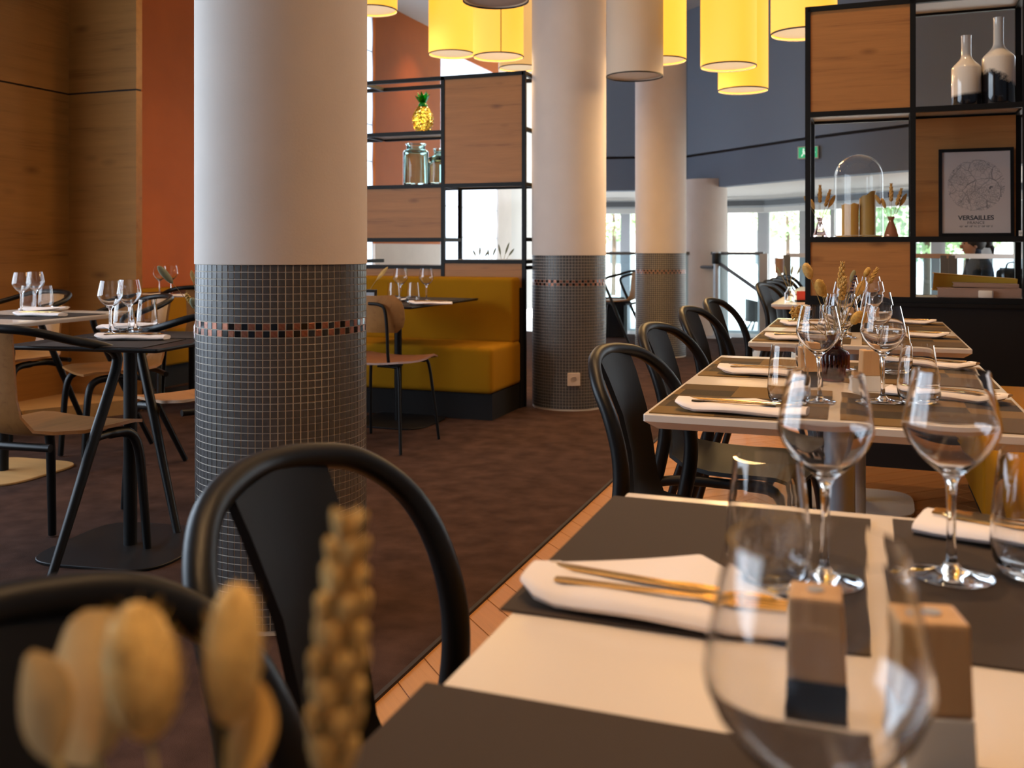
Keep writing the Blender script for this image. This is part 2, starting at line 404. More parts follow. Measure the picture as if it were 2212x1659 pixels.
# herringbone parquet, each plank a piece of the floor
PL, PW = .63, .105
pm = MB().box(-PL / 2 + .0008, PL / 2 - .0008, -PW / 2 + .0008, PW / 2 - .0008, -.012, 0).mesh('parquet_plank', 'parquet', bevel=.0012, bseg=1)
cnt = 0; rest = MB(); spots = []
s2 = math.sqrt(.5)
for k in range(-60, 160):
    for m_ in range(-16, 17):
        u0, v0 = k * PW + 2 * PL * m_, k * PW
        for (u, v, a) in ((u0 + PL / 2, v0 + PW / 2, pi / 4), (u0 + PW / 2, v0 + PW + PL / 2, 3 * pi / 4)):
            spots.append(((u - v) * s2, (u + v) * s2, a))
vis = []
for x, y, a in spots:
    if CE - .25 < x < 3.9 and -3.7 < y < 11.3: vis.append((x, y, a))
def clip_ok(x, a): return x - (PL / 2 * s2 + PW / 2 * s2) > CE + .0
inview = sorted([v for v in vis if v[1] > .9 and v[0] < .7 and v[0] > -1.4], key=lambda v: math.hypot(v[0], v[1]))
key = set()
for x, y, a in inview:
    if cnt < 300:
        o = linked('plank', pm, f, (x, y, 0), (0, 0, a)); cnt += 1; key.add((x, y, a))
for x, y, a in vis:
    if (x, y, a) in key: continue
    c_, s_ = cos(a), sin(a)
    pts = [(x + c_ * dx - s_ * dy, y + s_ * dx + c_ * dy) for dx, dy in ((-PL / 2, -PW / 2), (PL / 2, -PW / 2), (PL / 2, PW / 2), (-PL / 2, PW / 2))]
    rest.prism([(px * .998 + x * .002, py * .998 + y * .002) for px, py in pts], -.012, 0)
tag(rest.build('plank_field', 'parquet', f), kind='stuff')
cei = struct(MB().box(-7.2, 4.2, -4, 17.5, CEIL, CEIL + .1).build('ceiling', 'ceiling_white'), 'pale high ceiling above the dining room')

# left wall, near part: oak panelling with the tall window outside the view, then the panel corner
WL = struct(thing('wall_left', 'oak panelled left wall with a black joint line', None)); WL['kind'] = 'structure'
JZ = 2.09
def panel(parent, x0, x1, y0, y1, z0, z1, m): return MB().box(x0, x1, y0, y1, z0, z1).build('panel', m, parent)
panel(WL, -5.06, -4.98, 3.75, 5.0, 0, JZ - .006, 'oak_panel_y'); panel(WL, -5.06, -4.98, 3.75, 5.0, JZ + .006, CEIL, 'oak_panel_y')
MB().box(-5.05, -4.99, 3.75, 5.0, JZ - .006, JZ + .006).build('joint', 'edge_dark', WL)
panel(WL, -5.06, -4.98, -4, -1.75, 0, CEIL, 'oak_panel_y')
panel(WL, -5.06, -4.98, -1.75, 3.75, 0, .45, 'oak_panel_y'); panel(WL, -5.06, -4.98, -1.75, 3.75, 3.05, CEIL, 'oak_panel_y')
W1 = struct(thing('window_1', 'tall window in the oak panelled wall', None))
for yy in (-1.72, .08, 1.92, 3.72): MB().box(-5.06, -5.0, yy - .05, yy + .05, .45, 3.05).build('mullion', 'alu_dark', W1)
for zz in (.48, 3.02): MB().box(-5.06, -5.0, -1.75, 3.75, zz - .03, zz + .03).build('rail', 'alu_dark', W1)
WC = struct(thing('wall_corner', 'oak panelled return wall beside the terracotta wall', None))
panel(WC, -5.06, -4.42, 5.0, 5.055, .0, JZ - .006, 'oak_panel'); panel(WC, -5.06, -4.42, 5.0, 5.055, JZ + .006, CEIL, 'oak_panel')
MB().box(-5.05, -4.425, 5.005, 5.05, JZ - .006, JZ + .006).build('joint', 'edge_dark', WC)
MB().box(-5.5, -4.5, 5.055, 5.1, 0, CEIL).build('backing', 'terracotta', WC)
ledge = MB().prism([(-4.975, 3.2), (-4.67, 3.2), (-4.67, 4.35), (-4.40, 4.85), (-4.43, 4.995), (-4.975, 4.995)], .009, .10).build('plinth', 'ledge_wood')
tag(ledge, 'low oak plinth at the foot of the panelled wall', 'plinth')

# left wall, far part: terracotta with two blind-covered windows
XF = -5.5
WF = struct(thing('wall_terrace_side', 'terracotta wall with blind-covered windows', None))
def wseg(y0, y1, z0, z1, m='terracotta'): return MB().box(XF - .12, XF, y0, y1, z0, z1).build('wall_panel', m, WF)
wins = [(8.3, 10.25), (12.15, 14.4)]
wseg(5.06, 8.3, 0, CEIL); wseg(10.25, 12.15, 1.12, CEIL); wseg(10.25, 12.15, 0, 1.12, 'plaster'); wseg(14.4, 15.0, 0, CEIL, 'plaster'); wseg(15.0, 17.3, 0, CEIL, 'ceiling_white')
for n_, (a0, a1) in enumerate(wins):
    wseg(a0, a1, 0, .35, 'plaster'); wseg(a0, a1, 3.85, CEIL)
    wn_ = struct(thing('window_%d' % (n_ + 2), 'window covered by white folded blind', None))
    for yy in (a0 + .02, a1 - .02): MB().box(XF - .1, XF - .04, yy - .03, yy + .03, .35, 3.85).build('jamb', 'alu', wn_)
    bl = thing('roman_blind', 'white translucent blind %s' % ('beside the terracotta pier, seen by the tiled pillar' if n_ == 0 else 'seen through the open lower cell of the shelf with the pineapple'), 'blind', (XF - .02, (a0 + a1) / 2, .35))
    hw = (a1 - a0) / 2 - .03; nf = 8; fh = 3.5 / nf
    for i in range(nf):
        z0 = i * fh
        MB().loft([[(.006 * sin(q * pi), y_, z0 + fh * q) for y_ in (-hw, 0, hw)] for q in (0, .25, .5, .75, 1)]).build('blind_fold', 'blind_cloth', bl, 40)
        MB().box(-.004, .008, -hw, hw, z0 - .006, z0 + .006).build('blind_rod', 'blind_seam', bl.children[-1])
# walls out of view
struct(MB().box(-5.06, 4.2, -4.1, -4, 0, CEIL).build('wall_back', 'blue_grey_upper'), 'grey wall behind the tables')
struct(MB().box(4.2, 4.3, -4.1, 9.0, 0, CEIL).build('wall_right', 'blue_grey_upper'), 'grey wall past the yellow banquette')

# bulkhead (curved grey wall over the entrance)
bk = [(1180, 12.4), (1310, 12.28), (1400, 12.2), (1485, 12.08), (1560, 11.45), (1650, 10.75), (1745, 10.1), (1850, 9.55), (1963, 9.05), (2100, 8.6), (2400, 8.0)]
bp_ = [at_D(*q) for q in bk]
def strip(name, pts, z0, z1, th, m, parent):
    b = MB(); n = len(pts); back = []
    for i, (x, y) in enumerate(pts):
        L = math.hypot(x, y); back.append((x + x / L * th, y + y / L * th))
    v = [(x, y, z0) for x, y in pts] + [(x, y, z1) for x, y in pts] + [(x, y, z0) for x, y in back] + [(x, y, z1) for x, y in back]
    fs = []
    for i in range(n - 1):
        fs += [(i, i + 1, n + i + 1, n + i), (2 * n + i + 1, 2 * n + i, 3 * n + i, 3 * n + i + 1), (i + 1, i, 2 * n + i, 2 * n + i + 1), (n + i, n + i + 1, 3 * n + i + 1, 3 * n + i)]
    fs += [(0, n, 3 * n, 2 * n), (n - 1, 2 * n - 1 + 0, 4 * n - 1, 3 * n - 1)]
    b._a(v, fs); return b.build(name, m, parent, 30)
BW = struct(thing('wall_bulkhead', 'curved blue grey wall hanging over the entrance', None))
strip('lower_band', bp_, 1.80, 2.205, .25, 'blue_grey', BW)
strip('shadow_line', [(x * 1.004, y * 1.004) for x, y in bp_], 2.205, 2.235, .2, 'edge_dark', BW)  # dark strip standing in for the shadow line below the upper band
strip('upper_band', [(x * .998, y * .998) for x, y in bp_], 2.235, CEIL, .3, 'blue_grey_upper', BW)
# entrance soffit and lower entrance floor
def poly(name, pts, z0, z1, m, parent=None): return MB().prism(pts, z0, z1).build(name, m, parent)
fac = [(1180, 16.2), (1480, 16.0), (1650, 15.6), (1760, 14.6), (1990, 12.9), (2230, 11.6), (2500, 10.4)]
fp = [at_D(*q) for q in fac]
sof = [at_D(px, D + .2) for px, D in bk] + [at_D(px, D + .3) for px, D in reversed(fac)]
struct(poly('ceiling_entrance', sof, 1.86, 1.95, 'ceiling_white'), 'white lowered ceiling above the entrance')
ef = [at_D(px, D) for px, D in [(1100, 11.9), (1480, 11.9), (1745, 10.3), (2100, 8.9), (2500, 7.6)]] + [at_D(px, D + .3) for px, D in reversed(fac)]
struct(poly('floor_entrance', ef, -.55, -.42, 'asphalt'), 'pale lower floor of the entrance')
# glazed front: frames and panes
FR = struct(thing('window_4', 'glazed entrance front with pale metal frames', None))
ZB, ZT = -.42, 1.80
def bar(a, b_, z0, z1, w, m, parent, name='frame_post', dz=0):
    (x0, y0), (x1, y1) = a, b_; L = math.hypot(x1 - x0, y1 - y0) or 1; nx, ny = -(y1 - y0) / L * w / 2, (x1 - x0) / L * w / 2
    return MB().prism([(x0 + nx, y0 + ny), (x0 - nx, y0 - ny), (x1 - nx, y1 - ny), (x1 + nx, y1 + ny)], z0, z1).build(name, m, parent)
def along(px):
    for (p0, D0), (p1, D1) in zip(fac, fac[1:]):
        if p0 <= px <= p1: return at_D(px, D0 + (D1 - D0) * (px - p0) / (p1 - p0))
posts = [(1300, 12), (1352, 22), (1480, 14), (1568, 10), (1650, 26), (1735, 16), (1800, 12), (1880, 14), (1972, 12), (2026, 24), (2130, 20), (2200, 16)]
for px, w in posts:
    x, y = along(px); hw = w * 15 / FPX / 2
    MB().box(x - hw, x + hw, y - .05, y + .05, ZB, ZT).build('frame_post', 'alu', FR)
for (a, b_) in zip(fp, fp[1:]):
    bar(a, b_, ZT - .16, ZT + .06, .1, 'alu', FR, 'frame_head'); bar(a, b_, ZB, ZB + .14, .1, 'alu', FR, 'frame_sill')
    bar(a, b_, ZB + .14, ZT - .16, .012, 'pane', FR, 'pane')
# canopy drum rings over the entrance door
DR = struct(thing('trim_1', 'pale ring mouldings over the entrance door', None))
strip('ring', [at_D(px, D - .9) for px, D in fac], 1.72, 1.80, .1, 'alu_dark', DR)
strip('ring', [at_D(px, D - .7) for px, D in fac], 1.62, 1.70, .1, 'white_plain', DR)

# ------------------------------------------------------------------ columns with mosaic
R = .245; NT = 76; PITCH = .0199; TOPZ = 1.016; DTH = 2 * pi / NT
tile_me = {}
for k_, m_ in (('s', 'tile_slate'), ('c', 'tile_copper'), ('b', 'tile_black')):
    w = R * DTH * .43; h = PITCH * .43
    tile_me[k_] = MB().box(-.0012, .0014, -w, w, -h, h).mesh('tile_' + k_, m_, bevel=.0006, bseg=1)
def kind_of(row, i):
    if row == 8: return 'b' if i % 2 else 'c'
    if row == 9: return 'c' if i % 2 else 'b'
    return 's'
def column(cx, cy, label, individual, bare=False, top=CEIL, r=R, base=.008):
    c = thing('column', label, None, (cx, cy, 0)); c['kind'] = 'structure'
    if bare:
        MB().lathe([(r, base), (r, top)], 64).build('shaft', 'plaster', c, 40); return c
    MB().lathe([(r + .004, TOPZ), (r + .004, top)], 96).build('shaft', 'plaster', c, 40)
    MB().lathe([(r, 0.008), (r, TOPZ)], 96).build('grout_core', 'grout', c, 40)
    facing = math.atan2(-cy, -cx); rows = int((TOPZ - .012) / PITCH)
    i0 = round(facing / DTH)
    one = set()
    if individual:
        for row in range(0, 20):
            for di in range(-7, 8): one.add((row, i0 + di))
    b = MB()
    for row in range(rows):
        z = TOPZ - PITCH * (row + .5)
        for i in range(i0 - NT // 2, i0 - NT // 2 + NT):
            if abs(i - i0) > 24: continue
            a = i * DTH; k_ = kind_of(row, i)
            rr = r + random.uniform(0, .0006)
            if (row, i) in one:
                linked('tile', tile_me[k_], c, (rr * cos(a), rr * sin(a), z), (0, random.uniform(-.015, .015), a))
            else:
                b.cur = 'scb'.index(k_); w = r * DTH * .43; h = PITCH * .43
                ca, sa = cos(a), sin(a); q = []
                for dr in (0, .0014):
                    for (dy, dz) in ((-w, -h), (w, -h), (w, h), (-w, h)): q.append(((rr + dr) * ca - dy * sa, (rr + dr) * sa + dy * ca, z + dz))
                b._a(q, [(4, 5, 6, 7), (0, 1, 5, 4), (1, 2, 6, 5), (2, 3, 7, 6), (3, 0, 4, 7)])
    tag(b.build('tile_field', ['tile_slate', 'tile_copper', 'tile_black'], c), kind='stuff')
    return c
C1 = at_D(610, 2.85); C2 = at_D(1229, 6.45); C3 = at_D(1427, 9.45); C4 = at_D(1522, 11.75)
column(*C1, 'big pillar with grey mosaic tiles standing behind the black chairs', True)
column(*C2, 'mosaic pillar with wall socket beside the yellow banquette', False)
column(*C3, 'mosaic pillar standing before the glazed entrance', False)
column(*C4, 'plain pale pillar under the grey bulkhead', False, True, 1.9, .27, -.42)
# socket on the second pillar
sa = math.atan2(-C2[1], -C2[0]) - radians(-7)
so = thing('wall_socket', 'square cream power socket on the mosaic pillar', 'socket', (C2[0] + (R + .002) * cos(sa), C2[1] + (R + .002) * sin(sa), .215), sa)
MB().box(0, .012, -.042, .042, -.042, .042).build('cover_plate', 'socket', so, bevel=.003)
MB().lathe([(.021, 0), (.021, .002), (.018, .002), (.018, -.004)], 20).build('round_well', 'socket', so, 30).rotation_euler = (0, pi / 2, 0)
so.children[-1].location = (.012, 0, 0)

# ================================================================== SHELVES
def bars(parent, segs, w, m='black_metal', name='frame_bar'):
    for (x0, x1, y0, y1, z0, z1) in segs: MB().box(x0, x1, y0, y1, z0, z1).build(name, m, parent)
def shelf(label, loc, rz, xs, zs_bottom, ztop, depth, hb, panels, boards, extra=None):
    """local x along the face, y depth (0 = front). hb: list of (i, z) horizontal bars in bay i; panels: (bay, z0, z1)"""
    s = thing('shelf_unit', label, 'shelf', loc, rz)
    w = .026
    for x in xs:
        for y in ((0,) if (x in (extra or ())) else (0, depth - w)): MB().box(x - w / 2, x + w / 2, y, y + w, zs_bottom, ztop).build('upright', 'black_metal', s)
    for i in range(len(xs) - 1):
        for y in (0, depth - w): MB().box(xs[i], xs[i + 1], y, y + w, ztop - w, ztop).build('frame_bar', 'black_metal', s)
    for i, z in hb:
        for y in (0, depth - w): MB().box(xs[i] + w / 2, xs[i + 1] - w / 2, y, y + w, z - w, z).build('frame_bar', 'black_metal', s)
    for x in xs:
        for z in sorted(set([ztop] + [z for _, z in hb])): MB().box(x - w / 2 + .001, x + w / 2 - .001, w, depth - w, z - w, z - .001).build('frame_bar', 'black_metal', s)
    for i, z in boards: MB().box(xs[i] + w / 2, xs[i + 1] - w / 2, .004, depth - .004, z - .012, z - .001).build('shelf_board', 'shelf_board', s)
    for i, z0, z1, y0, y1 in panels: MB().box(xs[i] + w / 2, xs[i + 1] - w / 2, y0, y1, z0, z1).build('panel', 'shelf_oak', s)
    return s
S1Y = 6.03; s1 = (-3.93, -3.33, -2.715, -2.125)
shelf('black framed shelf with pineapple and jars above the yellow banquette', (0, S1Y, 0), 0, s1, .0, 2.245, .32,
      [(1, 1.875), (1, 1.505), (1, 1.135), (1, .945), (2, 1.505), (2, .985), (0, 1.505), (0, 1.135), (0, 1.875)],
      [(2, 1.505, 2.219, .006, .04), (1, 1.135, 1.479, .006, .04), (2, .60, .959, .006, .04), (1, .60, .919, .006, .04), (0, .6, 1.109, .006, .04)],
      [(1, 1.875), (1, 1.505), (1, .945), (2, .985), (2, 1.505)], (-3.33,))
# shelf 2
S2 = at_D(1745, 4.80); s2x = (0.0, .485, .97); RZ2 = radians(-1.2)
SH2 = shelf('black framed shelf with map poster and glass dome on a black base', (S2[0], S2[1], 0), RZ2, s2x, .80, 2.268, .32,
      [(0, 1.742), (0, 1.118), (0, .826), (1, 1.742), (1, 1.118), (1, .826)],
      [(0, 1.742, 2.242, .006, .03), (0, .826, 1.092, .006, .03), (1, 1.118, 1.716, .27, .30)],
      [(0, 1.742), (0, 1.118), (0, .826), (1, 1.742), (1, 1.118), (1, .826), (0, 2.266), (1, 2.266)])
bs = thing('low_cabinet', 'matt black low cabinet carrying the shelf with the poster', 'cabinet', (S2[0], S2[1], 0), RZ2)
MB().box(-.0, .985, -.02, .34, .0, .80).build('body', 'black_base', bs); MB().box(-.012, .99, -.028, .345, .782, .800).build('cap_rail', 'black_metal', bs)
def on2(x, y, z):
    c_, s_ = cos(RZ2), sin(RZ2); return (S2[0] + c_ * x - s_ * y, S2[1] + s_ * x + c_ * y, z)

# ---- things on shelf 2
def lathe_thing(name, label, cat, loc, prof, m, seg=40, smooth=50, group=None, **k):
    o = MB().lathe(prof, seg, **k).build(name, m, None, smooth); o.location = loc; return tag(o, label, cat, group)
def bottle_prof(h, r, neck_r, body, neck):
    p = [(0, 0), (r * .95, 0), (r, .008), (r, body)]
    for k in range(1, 9):
        t = k / 8; p.append((neck_r + (r - neck_r) * (.5 + .5 * cos(pi * t)), body + (neck - body) * (.75 * t + .25 * t * t)))
    return p + [(neck_r * .97, h - .05), (neck_r, h - .008), (neck_r * 1.06, h), (neck_r * .7, h), (neck_r * .7, h - .05)]
lathe_thing('ceramic_bottle', 'shorter white glazed bottle with straight black dipped base on top shelf', 'bottle', on2(.726, .12, 1.743), bottle_prof(.347, .067, .0225, .185, .255), 'glaze_straight', 48)
lathe_thing('ceramic_bottle', 'taller white glazed bottle with ragged black base on top shelf', 'bottle', on2(.867, .13, 1.743), bottle_prof(.425, .074, .0225, .225, .305), 'glaze_ragged', 48)
hx = thing('black_plaque', 'black hexagonal ornament leaning behind the taller bottle', 'ornament', on2(.975, .26, 1.745), RZ2)
q = MB(); q.prism([(.15 * cos(a * pi / 3), .15 * sin(a * pi / 3)) for a in range(6)], -.012, .012)
o = q.build('plate', 'black_plastic', hx, bevel=.003); o.rotation_euler = (radians(82), 0, 0); o.location = (0, .0, .132)
# dome with candles
dm = thing('glass_dome', 'tall clear glass dome covering two candles', 'glass dome', on2(.235, .16, 1.119), RZ2)
pr = [(.118, 0), (.118, .30)] + [(.118 * cos(t), .30 + .118 * sin(t)) for t in [i * pi / 20 for i in range(1, 11)]]
MB().lathe(pr, 48, cap=False).build('bell', 'dome_glass', dm, 60)
MB().lathe([(.118, 0), (.121, .002), (.121, .006), (.118, .008)], 48, cap=False).build('rim', 'glass_clear', dm, 60)
def candle(name, label, loc, r, h, slant, m):
    b = MB(); seg = 28; v = [(r * cos(2 * pi * i / seg), r * sin(2 * pi * i / seg), 0) for i in range(seg)]
    t_ = [(x, y, h + slant * x / r + .004 * sin(5 * i)) for i, (x, y, _) in enumerate(v)]; t2 = [(x * .8, y * .8, z - .012) for x, y, z in t_]
    b._a(v + t_ + t2 + [(0, 0, h - .016)], [(i, (i + 1) % seg, seg + (i + 1) % seg, seg + i) for i in range(seg)] + [(seg + i, seg + (i + 1) % seg, 2 * seg + (i + 1) % seg, 2 * seg + i) for i in range(seg)] + [(2 * seg + i, 2 * seg + (i + 1) % seg, 3 * seg) for i in range(seg)] + [tuple(range(seg - 1, -1, -1))])
    c = thing(name, label, 'candle', loc, RZ2); b.build('wax_body', m, c, 35)
    MB().tube([(0, 0, h - .02), (.001, 0, h + .004)], .0015, 6).build('wick', 'ink', c); return c
candle('pillar_candle', 'shorter amber pillar candle under the glass dome', on2(.195, .15, 1.120), .042, .165, .002, 'wax')
candle('pillar_candle', 'taller olive pillar candle with slanted top under the glass dome', on2(.277, .17, 1.120), .040, .215, .022, 'wax_dark')

# dried flowers ------------------------------------------------------------
def rot_to(d):
    return Vector((0, 0, 1)).rotation_difference(Vector(d).normalized()).to_matrix()
def stem_pts(p0, p1, bend=.1, n=7):
    p0, p1 = Vector(p0), Vector(p1); d = p1 - p0; side = d.cross(Vector((0, 0, 1)));
    if side.length < 1e-5: side = Vector((1, 0, 0))
    k = Vector((d.x, d.y, 0)) * bend
    return [p0 + d * t - k * 4 * t * (1 - t) * .5 for t in [i / (n - 1) for i in range(n)]]
def bunny(label, p0, p1, L, r, group, m='straw', cat='dried flower'):
    pts = stem_pts(p0, p1); d = (pts[-1] - pts[-2]).normalized(); t = thing('bunny_tail_grass', label, cat, p0, 0, group)
    o0 = Vector(p0)
    MB().tube([p - o0 for p in pts], max(.0009, r * .07), 6).build('stem', 'straw_stem', t)
    b = MB(); R_ = rot_to(d); c = pts[-1] + d * L * .5 - o0
    b.ellip(c, (r, r, L / 2), 14, 12, R_, .05)
    for k in range(90):   # fluff
        th = random.uniform(0, 2 * pi); u = random.uniform(-.9, .9); rr = r * math.sqrt(1 - u * u)
        q0 = c + R_ @ Vector((rr * cos(th), rr * sin(th), u * L / 2)); q1 = q0 + R_ @ Vector((cos(th) * r * .22, sin(th) * r * .22, L * .08))
        b.tube([q0, q1], [r * .03, r * .006], 3, cap=False)
    b.build('seed_head', m, t, 60); return t
def wheat(label, p0, p1, L, r, group, m='straw_pale', cat='dried flower', bend=.06):
    pts = stem_pts(p0, p1, bend); d = (pts[-1] - pts[-2]).normalized(); t = thing('wheat_ear', label, cat, p0, 0, group); o0 = Vector(p0)
    MB().tube([p - o0 for p in pts], r * .12, 6).build('stem', 'straw_stem', t)
    b = MB(); R_ = rot_to(d); n = 9
    b.tube([pts[-1] - o0, pts[-1] + d * L - o0], r * .15, 6)
    for i in range(n):
        u = i / (n - 1); rr = r * (.55 + .5 * sin(pi * min(1, .25 + u * .75)))
        for k in range(4):
            a = k * pi / 2 + (i % 2) * pi / 4
            c = pts[-1] + d * (L * (u * .9 + .02)) + R_ @ Vector((cos(a) * rr * .55, sin(a) * rr * .55, 0)) - o0
            tilt = R_ @ rot_to((cos(a) * .45, sin(a) * .45, 1))
            b.ellip(c, (rr * .42, rr * .42, L / n * .95), 7, 5, tilt)
    b.build('grain_head', m, t, 60); return t
def lav(label, p0, p1, L, r, group):
    pts = stem_pts(p0, p1, .05); d = (pts[-1] - pts[-2]).normalized(); t = thing('dried_lavender', label, 'dried flower', p0, 0, group); o0 = Vector(p0)
    MB().tube([p - o0 for p in pts], r * .18, 6).build('stem', 'straw_stem', t)
    b = MB()
    for i in range(6):
        for k in range(3):
            a = k * 2.1 + i; b.ellip(pts[-1] + d * (L * i / 5) + Vector((cos(a), sin(a), 0)) * r * .5 - o0, (r * .55, r * .55, r * .75), 7, 5)
    b.build('buds', 'lavender', t, 60); return t
def pompon(label, p0, p1, r, group):
    pts = stem_pts(p0, p1, .1); t = thing('dried_umbel', label, 'dried flower', p0, 0, group); o0 = Vector(p0)
    MB().tube([p - o0 for p in pts], .0012, 6).build('stem', 'straw_stem', t); b = MB(); c = pts[-1] - o0
    for k in range(70):
        d = Vector((random.gauss(0, 1), random.gauss(0, 1), random.gauss(0, 1))).normalized(); e = c + d * r * random.uniform(.7, 1)
        b.tube([c, e], r * .035, 3, cap=False); b.ellip(e, (r * .12,) * 3, 5, 4)
    b.build('flower_head', 'straw', t); return t
def leafy(label, p0, p1, L, w, group, m='leaf_dry'):
    pts = stem_pts(p0, p1, .12); d = (pts[-1] - pts[-2]).normalized(); t = thing('dried_leaf', label, 'dried flower', p0, 0, group); o0 = Vector(p0)
    MB().tube([p - o0 for p in pts], .0014, 6).build('stem', 'straw_stem', t)
    R_ = rot_to(d); rows = []
    for i in range(9):
        u = i / 8; hw = w * sin(pi * (u * .92 + .04)) ** .8
        rows.append([pts[-1] - o0 + R_ @ Vector((x * hw, .12 * L * u * u + .25 * hw * abs(x), L * u)) for x in (-1, -.5, 0, .5, 1)])
    MB().loft(rows, .0012).build('blade', m, t, 60); return t
def flared_vase(name, label, loc, h, r, m, neck=.35, seg=28, cat='vase'):
    pr = [(0, 0), (r * .96, 0), (r, .004), (r * .97, h * .12), (r * .70, h * .42), (r * neck, h * .74), (r * neck * .95, h * .82), (r * neck * 1.5, h), (r * neck * 1.35, h), (r * neck * .8, h * .82), (r * .6, h * .42), (r * .9, h * .1), (0, .006)]
    return lathe_thing(name, label, cat, loc, pr, m, seg, 60)
for (lx, lab, gg, mm) in ((.052, 'clear', 'dried flowers in the clear flared vase', 'glass_rose'), (.388, 'copper', 'dried flowers in the copper flared vase', 'copper_glass')):
    vz = on2(lx, .10, 1.119)
    flared_vase('bud_vase', 'small flared %s bud vase standing beside the glass dome' % ('pinkish glass' if mm == 'glass_rose' else 'copper'), vz, .10, .034, mm)
    z0 = Vector(vz) + Vector((0, 0, .05))
    w_ = 'pinkish' if mm == 'glass_rose' else 'copper'
    for k, (dx, dz, tp) in enumerate([(-.055, .11, 'b'), (-.03, .09, 'b'), (.0, .13, 'w'), (.03, .11, 'w'), (.045, .10, 'l'), (-.012, .15, 'v')]):
        p1 = z0 + Vector((dx * .9, .01 * (k - 2), dz * 1.0))
        if tp == 'b': bunny('brown bunny tail grass in the %s bud vase on the shelf' % w_, z0, p1, .055, .0095, gg, 'leaf_dry')
        elif tp == 'w': wheat('brown %s wheat ear in the %s bud vase on the shelf' % ('upright' if k == 2 else 'leaning', w_), z0, p1, .085, .010, gg, 'leaf_dry')
        elif tp == 'l': leafy('narrow dry leaf in the %s bud vase on the shelf' % w_, z0, p1, .075, .011, gg)
        else: lav('thin dark bud stem in the %s bud vase on the shelf' % w_, z0, p1, .02, .003, gg)
# poster
po = thing('map_poster', 'framed black and white round city map poster reading VERSAILLES', 'poster', on2(.776, .20, 1.120), RZ2)
po.rotation_euler = (radians(-3), 0, RZ2)
PWd, PHt = .335, .435
for (x0, x1, z0, z1) in ((-PWd / 2, PWd / 2, 0, .016), (-PWd / 2, PWd / 2, PHt - .016, PHt), (-PWd / 2, -PWd / 2 + .016, .016, PHt - .016), (PWd / 2 - .016, PWd / 2, .016, PHt - .016)):
    MB().box(x0, x1, 0, .018, z0, z1).build('frame_bar', 'black_plastic', po)
sheet = MB().box(-PWd / 2 + .016, PWd / 2 - .016, .008, .014, .016, PHt - .016).build('sheet', 'paper', po)
q = MB(); q.lathe([(.128, 0), (.128, .0006)], 64); o = q.build('map_disc', 'map_print', sheet); o.rotation_euler = (pi / 2, 0, 0); o.location = (0, .0079, .252)
o = MB().box(-PWd / 2 + .016, PWd / 2 - .016, .003, .005, .016, PHt - .016).build('glazing', 'pane', po)
def text(body, size, loc, parent, m='ink', bold=0, sx=1, name='lettering', rot=(pi / 2, 0, 0)):
    c = bpy.data.curves.new(name, 'FONT'); c.body = body; c.size = size; c.align_x = 'CENTER'; c.align_y = 'CENTER'; c.offset = bold; c.extrude = .0002
    c.materials.append(M[m]); tmp = bpy.data.objects.new('tmp', c); COL.objects.link(tmp); bpy.context.view_layer.update(); me = bpy.data.meshes.new_from_object(tmp.evaluated_get(bpy.context.evaluated_depsgraph_get())); bpy.data.objects.remove(tmp)
    o = bpy.data.objects.new(name, me); COL.objects.link(o); o.parent = parent; o.location = loc; o.rotation_euler = rot; o.scale = (sx, 1, 1); return o
text('VERSAILLES', .031, (0, .0076, .091), sheet, bold=.0009, sx=1.02)
text('FRANCE', .019, (0, .0076, .067), sheet, sx=1.1)
text("48\u00b0 48' 18\" N, 2\u00b0 08' 08\" E", .0125, (0, .0076, .049), sheet, sx=1.1)
pc = thing('small_tag', 'tiny white tag clipped beside the poster', 'tag', on2(.957, .09, 1.120), RZ2)
MB().box(-.008, .008, 0, .003, 0, .026).build('card', 'white_plain', pc); text('0', .018, (0, -.0004, .013), pc)
# books in the lower right cell
def book(label, loc, rz, L, W, T, cov, tilt=0):
    b = thing('book', label, 'book', loc, rz); b.rotation_euler = (0, tilt, rz)
    MB().box(0, L, 0, W, 0, .004).build('cover', cov, b, bevel=.001, bseg=1); MB().box(0, L, 0, W, T - .004, T).build('cover', cov, b, bevel=.001, bseg=1)
    MB().box(0, L, 0, .006, .004, T - .004).build('spine', cov, b, bevel=.0015, bseg=1); MB().box(.006, L - .004, .007, W - .004, .004, T - .004).build('page_block', 'book_pages', b); return b
book('thick brown book lying flat at the bottom of the stack', on2(.595, .03, .827), RZ2, .36, .122, .045, 'book_brown')
book('thin brown book lying on top of the thick one', on2(.665, .04, .8775), RZ2, .28, .112, .020, 'book_brown', radians(1.0))
yb = book('yellow topped thick volume behind the two brown books', on2(.578, .16, .829), RZ2, .37, .12, .085, 'book_yellow', radians(4))
yb.location.z += .026
pt = thing('pencil_case', 'small cream tin standing before the thick book', 'tin', on2(.80, .018, .827), RZ2)
MB().box(-.03, .03, -.012, .0095, .0, .036).build('body', 'ceramic_white', pt, 50, bevel=.006); MB().box(.0301, .033, -.01, .008, .002, .034).build('clasp', 'alu', pt)

